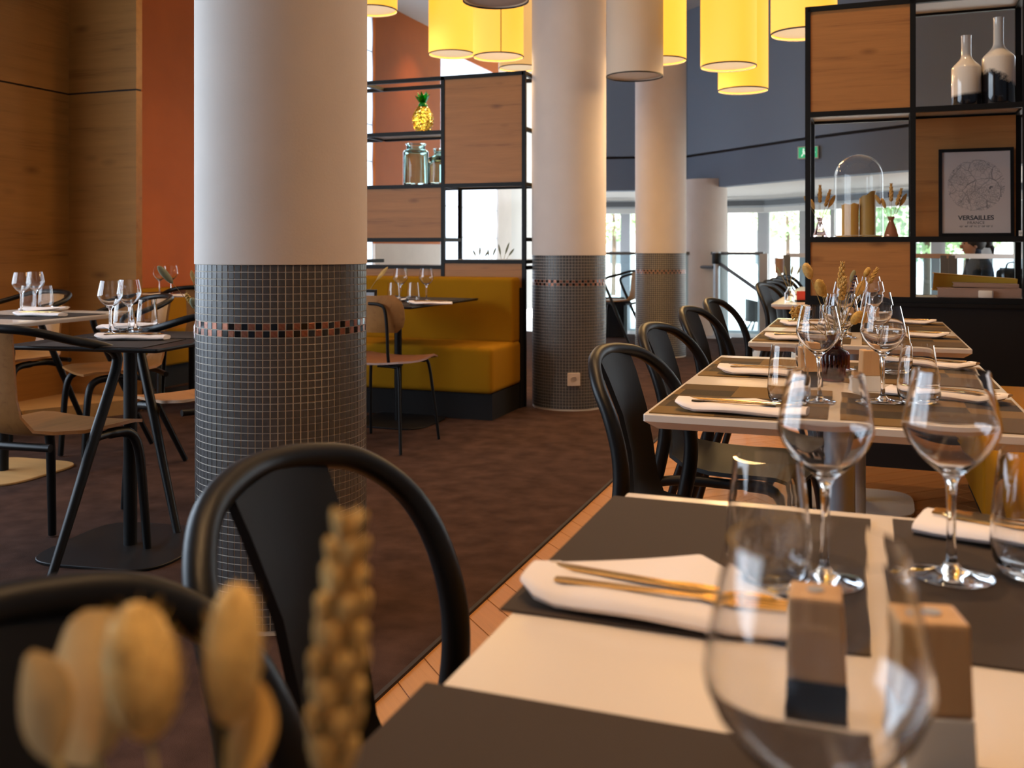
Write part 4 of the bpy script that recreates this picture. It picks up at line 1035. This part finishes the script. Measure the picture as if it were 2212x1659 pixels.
# white table by panelling
mat_(-4.12, -3.82, 3.10, 3.50, 'mat_dark', 'dark placemat on the wall side of the white table by the panelling', 'placemats ' + GL)
mat_(-3.79, -3.47, 3.30, 3.72, 'mat_dark', 'dark placemat on the aisle side of the white table by the panelling', 'placemats ' + GL)
x, y = at_z(85, 684, TZ); setting(x, y, 12, 'on the white table by the panelling under its glasses', GL)
x, y = at_z(45, 676, TZ); setting(x, y + .15, 195, 'on the wall side of the white table by the panelling', GL, False)
x, y = at_z(46, 676, TZ); wine(x, y, 'wine glass before its twin on the white table by the panelling', 'wine glasses ' + GL)
x, y = at_z(76, 672, TZ); wine(x, y, 'wine glass behind its twin on the white table by the panelling', 'wine glasses ' + GL)
x, y = at_z(60, 670, TZ); tumb(x, y, 'tumbler between the twin glasses on the white table by the panelling', 'tumblers ' + GL)
x, y = at_z(98, 668, TZ); tumb(x, y, 'tumbler beside the napkin on the white table by the panelling', 'tumblers ' + GL)
# table under the terracotta wall
for k, (px, dy) in enumerate(((345, 0), (370, .12))):
    x, y = at_D(px, 6.55 + dy); wine(x, y, 'wine glass on the table under the terracotta wall, %s' % ('by the oak return' if k == 0 else 'nearer the pillar'), 'wine glasses ' + GL)
x, y = at_D(330, 6.4); setting(x, y, 10, 'on the table under the terracotta wall', GL, False)
x, y = at_D(375, 6.3); setting(x, y, 5, 'on the pillar side of the table under the terracotta wall', GL, False)
# dark table before the banquette
mat_(-2.95, -2.37, 4.80, 5.18, 'mat_dark', 'dark placemat on the chair side of the dark table at the banquette', 'placemats ' + GL)
mat_(-2.95, -2.37, 5.32, 5.70, 'mat_dark', 'dark placemat on the cushion side of the dark table at the banquette', 'placemats ' + GL)
x, y = at_D(930, 5.45); setting(x, y, 20, 'on pillar side of the dark banquette table', GL)
x, y = at_D(838, 5.75); setting(x, y, 185, 'on the cushion side of the dark table at the banquette', GL, False)
x, y = at_D(865, 5.75); wine(x, y, 'wine glass near the dark holder on the dark table at the banquette', 'wine glasses ' + GL)
x, y = at_D(921, 5.75); wine(x, y, 'wine glass near the corner of the dark table at the banquette', 'wine glasses ' + GL)
x, y = at_D(851, 5.55); tumb(x, y, 'tumbler near the dark holder on the dark table at the banquette', 'tumblers ' + GL)
x, y = at_D(893, 5.55); tumb(x, y, 'tumbler near the napkin on the dark table at the banquette', 'tumblers ' + GL)
x, y = at_D(800, 5.5)
hd = thing('menu_holder', 'dark menu holder block with a dried leaf on the dark table', 'holder', (x, y, TZ), .2)
MB().box(-.035, .035, -.02, .02, .0005, .085).build('block', 'black_laminate', hd, bevel=.002); MB().box(-.03, .03, -.024, -.0205, .005, .07).build('card', 'grey_metal', hd)
leafy('dried brown leaf rising over the dark menu holder', (x, y, TZ + .085), (x + .04, y, TZ + .14), .10, .012, 'dried leaf at the banquette table')

# foreground dried flowers on the near table (their vase stands below the picture)
fx, fy = -.155, .20
lathe_thing('ribbed_vase', 'red brown ribbed vase under the big blurred flower stems', 'vase', (fx, fy, TZ + .001),
    [(0, 0), (.031, 0), (.034, .004), (.034, .062), (.030, .070), (.014, .080), (.012, .088), (.0165, .098), (.0145, .098), (.0105, .088), (.012, .081), (.028, .068), (.031, .060), (.031, .006), (0, .005)], 'glass_red', 72, 40, flute=.03, nfl=24)
GF = 'dried flowers in the vase beside the tucked in chair'; f0 = Vector((fx, fy, TZ + .075))
def fpnt(px, py, D): a_, b_ = at_D(px, D); return Vector((a_, b_, z_at(py, D)))
wheat('upright golden wheat ear before the black chair and pillar', f0, fpnt(718, 1640, .30), .075, .0092, GF, 'straw_pale', bend=-.48)
bunny('large golden bunny tail before the tucked in chair', f0, fpnt(325, 1600, .29), .042, .0115, GF, 'straw_pale')
bunny('slimmer golden bunny tail beside the dark lavender before the chair', f0, fpnt(495, 1570, .29), .042, .009, GF, 'straw_pale')
leafy('broad golden dried leaf before the tucked in chair', f0, fpnt(210, 1640, .30), .05, .026, GF)
leafy('drooping golden dried leaf at the edge of the bouquet', f0, fpnt(120, 1640, .29), .035, .012, GF)
lav('dark lavender sprig before the tucked in chair', f0, fpnt(470, 1540, .30), .022, .003, GF)
leafy('brown dried leaf below the slim bunny tail', f0, fpnt(520, 1700, .29), .03, .009, GF)

# ================================================================== PENDANT LAMPS
def pendant(pxl, pxr, pybot, diam, label, lit=1, length=.62):
    px = (pxl + pxr) / 2; D = diam * FPX / (pxr - pxl); x, y = at_D(px, D); z = EYE + (HY - pybot) * D / FPX; r = diam / 2
    p = thing('pendant_lamp', label, 'lamp', (x, y, z), 0, 'cylinder pendant lamps')
    sm = ('shade_off', 'shade_lit', 'shade_lit_soft')[lit]; dm_ = 'diffuser_lit' if lit else 'diffuser_off'
    shd = MB().lathe([(r, 0), (r, length), (r - .003, length), (r - .003, 0), (r, 0)], 56, cap=False).build('shade', sm, p, 40)
    MB().lathe([(r + .0015, -.002), (r + .0015, .006), (r - .004, .006), (r - .004, -.002), (r + .0015, -.002)], 56, cap=False).build('rim_band', 'shade_band', shd, 40)
    if 'seam' in label:
        aa = math.atan2(-y, -x); MB().box(r - .001, r + .0015, -.003, .003, .004, length).build('seam', 'straw_stem', shd).rotation_euler = (0, 0, aa + .1)
    MB().lathe([(r - .012, .012), (r - .012, .016)], 48).build('diffuser', dm_, p, 40)
    MB().tube([(0, 0, length * .6), (0, 0, CEIL - z - .03)], .004, 6).build('cord', 'lamp_cord', p)
    MB().lathe([(.06, CEIL - z - .03), (.06, CEIL - z)], 20).build('ceiling_rose', 'white_plain', p)
    if lit:
        l = bpy.data.lights.new('bulb', 'AREA'); l.shape = 'DISK'; l.size = diam - .03; l.energy = 11; l.color = (1, .62, .26)
        lo = bpy.data.objects.new('bulb', l); COL.objects.link(lo); lo.parent = p; lo.location = (0, 0, .010)
    return p
DI = .36
pendant(752, 858, 24, DI, 'lit yellow drum pendant behind the big mosaic pillar', 1, .5)
pendant(926, 1026, 118, DI, 'lit cream yellow cylinder pendant before the terracotta pier', 1)
pendant(1022, 1131, 124, DI, 'lit yellow cylinder pendant with seam above the oak shelf panel', 1)
pendant(1000, 1142, 2, DI, 'higher hanging unlit cylinder pendant above the shelf with the pineapple', 0)
pendant(1078, 1166, 148, DI, 'cream glowing pendant mostly hidden by the socket pillar', 2)
pendant(1310, 1432, 166, DI, 'unlit beige cylinder pendant beside the socket pillar', 0, .75)
pendant(1372, 1482, 132, DI, 'lit yellow pendant behind the unlit beige one', 1, .75)
pendant(1514, 1633, 145, DI, 'lit pale yellow pendant overlapping a lower brighter one', 1, .75)
pendant(1552, 1658, 196, DI, 'brightest lowest yellow pendant before the grey bulkhead', 1, .85)
pendant(1667, 1805, 74, DI, 'lit yellow pendant hanging just behind the shelf with the poster', 1)

# ceiling downlights (warm) over the tables and the aisle
def downlight(x, y, e, label):
    t = thing('downlight', label, 'ceiling light', (x, y, CEIL), 0, 'recessed downlights')
    MB().lathe([(.06, -.004), (.06, .0), (.045, -.004), (.06, -.004)], 24, cap=False).build('ring', 'white_plain', t, 40)
    MB().lathe([(.044, -.003), (.044, -.002)], 24).build('lens', 'downlight', t)
    l = bpy.data.lights.new('beam', 'SPOT'); l.energy = e; l.color = (1, .60, .28); l.spot_size = radians(95); l.spot_blend = .8; l.shadow_soft_size = .05
    lo = bpy.data.objects.new('beam', l); COL.objects.link(lo); lo.parent = t; lo.location = (0, 0, -.02)
for k, (x, y) in enumerate(((.1, .1), (.1, 1.5), (-.1, 3.0), (.0, 4.3), (-1.0, 3.6), (-.9, 1.4), (-2.4, 4.7), (-1.3, 5.2), (-3.4, 3.4), (-3.6, 5.2), (-.6, 7.2), (-2.5, 7.8), (-5.05, 11.2))):
    downlight(x, y, (135, 135, 118, 95, 42, 32, 40, 50, 60, 55, 30, 20, 45)[k], 'recessed warm downlight over the %s' % ('table with pepper and salt', 'gap before the vase table', 'vase table', 'table before the shelf base', 'aisle by the vase table', 'aisle by the big pillar', 'dark table at the banquette', 'aisle by the socket pillar', 'white table by the panelling', 'oak return wall', 'tables beyond the shelf', 'carpet behind the banquette', 'terracotta pier')[k])

# ================================================================== ENTRANCE SIDE
# glass railing
rl = thing('glass_railing', 'glass railing with grey top rail before the entrance', 'railing', (0, 0, 0))
rp = [at_D(px, D) for px, D in ((1290, 11.75), (1502, 11.6), (1650, 11.2))]
for a, b_ in zip(rp, rp[1:]): bar(a, b_, .985, 1.02, .05, 'alu_dark', rl, 'top_rail'); bar(a, b_, .06, .985, .012, 'pane_tint', rl, 'pane')
for px, D in ((1502, 11.6), (1650, 11.2)):
    x, y = at_D(px, D); MB().box(x - .045, x + .045, y - .045, y + .045, 0, 1.0).build('post', 'alu', rl)
rl2 = thing('glass_railing', 'brown posted glass railing before the seated person', 'railing', (0, 0, 0))
rq = [at_D(px, D) for px, D in ((1700, 9.3), (1972, 8.6), (2040, 8.4), (2058, 8.35), (2230, 7.9))]
for i, (a, b_) in enumerate(zip(rq, rq[1:])): bar(a, b_, .975, 1.015, .05, 'alu' if i in (0, 3) else 'book_brown', rl2, 'top_rail'); bar(a, b_, .06, .975, .012, 'pane_tint', rl2, 'pane')
for px, D in ((1700, 9.3), (2040, 8.4), (2058, 8.35)):
    x, y = at_D(px, D); MB().box(x - .035, x + .035, y - .035, y + .035, 0, 1.0).build('post', 'alu_dark', rl2)
# barrier post with sloping rail
x, y = at_D(1548, 11.35); x2, y2 = at_D(1668, 10.4)
st = thing('barrier_post', 'round metal barrier post with black head and sloping rail', 'barrier', (x, y, 0))
MB().lathe([(.17, .001), (.17, .012), (.05, .03), (.038, .04), (.038, .90), (.05, .90), (.05, 1.02), (.0, 1.02)], 28).build('post', 'alu', st, 40)
MB().lathe([(.052, .88), (.055, .89), (.055, 1.0), (.045, 1.015), (0, 1.015)], 24).build('head', 'black_plastic', st, 40)
MB().tube([(.04, 0, .88), (x2 - x, y2 - y, .50)], .022, 8).build('sloping_rail', 'alu_dark', st); x3, y3 = at_D(1508, 11.55); MB().tube([(-.04, 0, .84), (x3 - x, y3 - y, .84)], .02, 8).build('link_rail', 'alu_dark', st)
# second barrier post seen before the right railing
x, y = at_D(1684, 9.0); s3 = thing('belt_post', 'slim post with red brown head beside the grey railing', 'barrier', (x, y, 0))
MB().lathe([(.15, .001), (.15, .012), (.03, .03), (.025, .04), (.025, .83), (0, .83)], 20).build('post', 'alu', s3, 40); MB().lathe([(.04, .83), (.042, .97), (0, .97)], 20).build('head', 'book_brown', s3, 40)
# dark planter behind the chair
x, y = at_D(1332, 11.45); pb = thing('planter_box', 'low black box standing behind the chair at the railing', 'box', (x, y, .008))
MB().box(-.14, .11, -.09, .09, 0, .47).build('body', 'black_base', pb, bevel=.01); MB().box(-.145, .115, -.095, .095, .44, .47).build('rim', 'black_plastic', pb)
# exit sign
x, y = at_D(1748, 10.05); ex = thing('exit_sign', 'small green and white exit sign on the grey bulkhead', 'sign', (x, y, 2.06), radians(-8))
MB().box(-.105, .105, -.07, -.03, -.065, .065).build('housing', 'white_plain', ex, bevel=.004); MB().box(-.095, .095, -.073, -.0705, -.055, .055).build('face', 'sign_green', ex)
b = MB(); b.ellip((-.045, -.0745, .032), (.010, .001, .010), 10, 6); 
b.prism([(-.06, -.002), (-.03, -.002), (-.03, -.001), (-.06, -.001)], .0, .02)
rn = MB(); rn._a([(-.055, -.0742, .02), (-.035, -.0742, .022), (-.03, -.0742, -.005), (-.048, -.0742, -.008)], [(0, 1, 2, 3)]); rn._a([(-.048, -.0742, -.006), (-.038, -.0742, -.006), (-.06, -.0742, -.042), (-.068, -.0742, -.036)], [(0, 1, 2, 3)]); rn._a([(-.04, -.0742, -.006), (-.03, -.0742, -.006), (-.012, -.0742, -.03), (-.02, -.0742, -.036)], [(0, 1, 2, 3)]); rn.ellip((-.043, -.0742, .034), (.009, .0005, .009), 10, 6)
rn._a([(.02, -.0742, .008), (.05, -.0742, .008), (.05, -.0742, .022), (.078, -.0742, 0), (.05, -.0742, -.022), (.05, -.0742, -.008), (.02, -.0742, -.008)], [tuple(range(7))])
rn.build('pictogram', 'sign_white', ex)

# red boxed thing on the far table beyond the shelf
x, y = at_D(1732, 5.75); rd = thing('table_card', 'red card stand on the table beyond the shelf', 'card', (x, y, TZ), .3)
MB().prism([(-.035, -.02), (.035, -.02), (.035, .02), (-.035, .02)], 0, .012).build('foot', 'black_plastic', rd); MB().prism([(-.03, -.006), (.03, -.006), (.03, .006), (-.03, .006)], .012, .065).build('card', 'red', rd)
GX = 'pale stems on the table beyond the shelf'
x, y = at_D(1706, 5.78)
lathe_thing('bud_vase', 'clear bud vase with pale stems on the table beyond the shelf', 'vase', (x, y, TZ + .001), [(0, 0), (.03, 0), (.032, .05), (.012, .08), (.014, .09), (.010, .09), (.009, .08), (.028, .05), (.028, .006), (0, .006)], 'glass_clear', 24, 50)
for k in range(4): leafy('pale forked stem in the clear vase beyond the shelf', (x, y, TZ + .05), (x - .05 + .03 * k, y, TZ + .16), .06, .006, GX, 'sage')

# seated person beyond the railing
px0, py0 = at_D(2122, 8.9)
pe = thing('person', 'seated person with dark hair in dark clothes behind the glass railing', 'person', (px0, py0, 0), radians(200))
pe.scale = (.95, .95, .95)
pch = thing('desk_chair', 'black chair the dark haired person sits on', 'chair', (px0, py0, 0), radians(200))
MB().box(-.22, .22, -.22, .22, .42, .46).build('seat', 'black_plastic', pch, bevel=.01); 
MB().loft([[(-.24 - .03 * u, .2 * t, .46 + .42 * u) for t in (-1, -.5, 0, .5, 1)] for u in (0, .33, .66, 1)], .02).build('backrest', 'black_plastic', pch, 50)
for sx in (-1, 1):
    for sy in (-1, 1): MB().tube([(sx * .19, sy * .19, .42), (sx * .21, sy * .21, .003)], .012, 8).build('leg', 'black_metal', pch)
def skin(name, verts, edges, radii, m, parent, root=0):
    me = bpy.data.meshes.new(name); me.from_pydata(verts, edges, []); o = bpy.data.objects.new(name, me); COL.objects.link(o); o.parent = parent
    mo = o.modifiers.new('skin', 'SKIN'); mo.use_smooth_shade = True
    for i, r_ in enumerate(radii):
        me.skin_vertices[0].data[i].radius = (r_, r_) if not isinstance(r_, tuple) else r_; me.skin_vertices[0].data[i].use_root = (i == root)
    sb = o.modifiers.new('sub', 'SUBSURF'); sb.levels = 2; sb.render_levels = 2; me.materials.append(M[m]); return o
V = [(0, 0, .52), (.0, 0, .68), (.02, 0, .86), (.03, 0, .98), (.05, 0, 1.04), (.10, 0, 1.13), (.09, 0, 1.20),
     (.03, .17, .94), (.10, .22, .70), (.30, .14, .66), (.37, .10, .67), (.03, -.17, .94), (.10, -.22, .70), (.30, -.14, .66), (.37, -.10, .67),
     (.05, .10, .52), (.40, .11, .52), (.38, .11, .10), (.48, .11, .05), (.05, -.10, .52), (.40, -.11, .52), (.38, -.11, .10), (.48, -.11, .05)]
E = [(0, 1), (1, 2), (2, 3), (3, 4), (4, 5), (5, 6), (3, 7), (7, 8), (8, 9), (9, 10), (3, 11), (11, 12), (12, 13), (13, 14), (0, 15), (15, 16), (16, 17), (17, 18), (0, 19), (19, 20), (20, 21), (21, 22)]
rad = [(.13, .16), (.12, .15), (.12, .16), (.09, .12), .055, (.085, .075), (.085, .075), .055, .045, .035, .03, .055, .045, .035, .03, .085, .065, .045, .04, .085, .065, .045, .04]
skin('body', V, E, rad, 'navy_cloth', pe)
hd_ = MB(); hd_.ellip((.105, 0, 1.15), (.092, .074, .115), 20, 14); hd_.ellip((.205, 0, 1.135), (.018, .014, .022), 8, 6)
for s in (-1, 1): hd_.ellip((.10, s * .075, 1.145), (.018, .010, .028), 8, 6)
hd_.build('face', 'skin', pe, 60)
hr = MB(); hr.ellip((.075, 0, 1.185), (.112, .094, .105), 20, 14, None, .02); hr.ellip((-.05, 0, 1.17), (.05, .045, .05), 12, 8); hr.tube([(-.06, 0, 1.17), (-.10, 0, 1.12), (-.105, 0, 1.06)], [.03, .022, .008], 8); hr.build('hair', 'hair', pe, 60)
for s in (-1, 1): MB().ellip((.190, s * .03, 1.165), (.006, .010, .006), 8, 6).build('eye', 'ink', pe, 60)
MB().ellip((.196, 0, 1.095), (.006, .022, .006), 8, 6).build('mouth', 'red', pe, 60)
bgx, bgy = at_D(2188, 8.5); bag = thing('backpack', 'black bag hung at the chair behind the railing', 'bag', (bgx, bgy, .50), .2)
MB().box(-.13, .13, -.07, .07, 0, .38).build('sack', 'black_base', bag, 50, bevel=.05, bseg=3); MB().tube(smooth_path([(-.06, 0, .36), (-.04, 0, .43), (.04, 0, .43), (.06, 0, .36)]), .008, 8).build('handle', 'black_plastic', bag)

# ================================================================== OUTSIDE
struct(MB().box(-14, 22, 12.0, 60, -.75, -.60).build('ground', 'asphalt'), 'pale sunlit paving outside the entrance')
def terrace_chair(px, D, deg, label):
    x, y = at_D(px, D); t = thing('terrace_chair', label, 'chair', (x, y, -.60), radians(deg))
    rows = []
    for i in range(9):
        a = -2.2 + 4.4 * i / 8; rows.append([(-.24 * cos(a), .26 * sin(a), z) for z in (.40, .52, .62, .72 + .06 * cos(a))])
    MB().loft(rows, .016).build('tub', 'black_plastic', t, 50); MB().lathe([(.24, .38), (.25, .42), (0, .42)], 24).build('seat', 'black_plastic', t, 50)
    for s in ((1, 1), (1, -1), (-1, 1), (-1, -1)): MB().tube([(s[0] * .1, s[1] * .1, .39), (s[0] * .27, s[1] * .27, .003)], .014, 8).build('leg', 'black_metal', t)
    return t
terrace_chair(1640, 16.9, 20, 'black tub chair on the terrace outside the glass door')
def tree(px, D, h, r, label, n=900, trunk=True):
    x, y = at_D(px, D); t = thing('tree', label, 'tree', (x, y, -.6), 0, 'trees outside the entrance'); b = MB()
    for k in range(n):
        d = Vector((random.gauss(0, 1), random.gauss(0, 1), random.gauss(0, 1))).normalized() * random.uniform(.45, 1) ** .6; c = Vector((d.x * r, d.y * r, h - r * .9 + d.z * r * .9))
        s_ = r * .09; u = Vector((random.gauss(0, 1), random.gauss(0, 1), random.gauss(0, 1))).normalized(); w = u.cross(Vector((random.gauss(0, 1), random.gauss(0, 1), 1))).normalized()
        b._a([c - u * s_, c + w * s_ * .6, c + u * s_, c - w * s_ * .6], [(0, 1, 2, 3)])
    tag(b.build('crown', 'leafgreen', t), kind='stuff'); MB().tube([(0, 0, 0), (.03, 0, h * .4), (0, .03, h - r)], [.09, .07, .05], 10).build('trunk', 'bark', t, 60)
for (px, D, h, r, lab) in ((1325, 34, 4.6, 1.5, 'leafy tree outside seen between the two mosaic pillars'), (1700, 32, 4.4, 1.4, 'leafy tree outside behind the glass entrance door'), (1925, 30, 4.0, 1.2, 'leafy tree outside seen through the cell with the glass dome'), (2000, 17, 3.0, .9, 'low leafy tree outside seen above the books'), (2085, 23, 3.6, 1.2, 'leafy tree outside behind the seated person')):
    tree(px, D, h, r, lab)
bdx, bdy = at_D(1560, 48); bd = thing('street_building', 'pale building across the street outside the entrance', 'building', (bdx, bdy, -.6), YAW * .6)
MB().box(-9, 9, 0, 5, 0, 7).build('facade', 'facade_pale', bd); MB().box(-9.2, 9.2, -.2, 5.2, 7, 7.3).build('roof_edge', 'alu', bd)
for i in range(7):
    for j in range(2): MB().box(-8 + i * 2.4, -6.9 + i * 2.4, -.06, .0, .9 + j * 3, 2.6 + j * 3).build('window', 'alu_dark', bd)
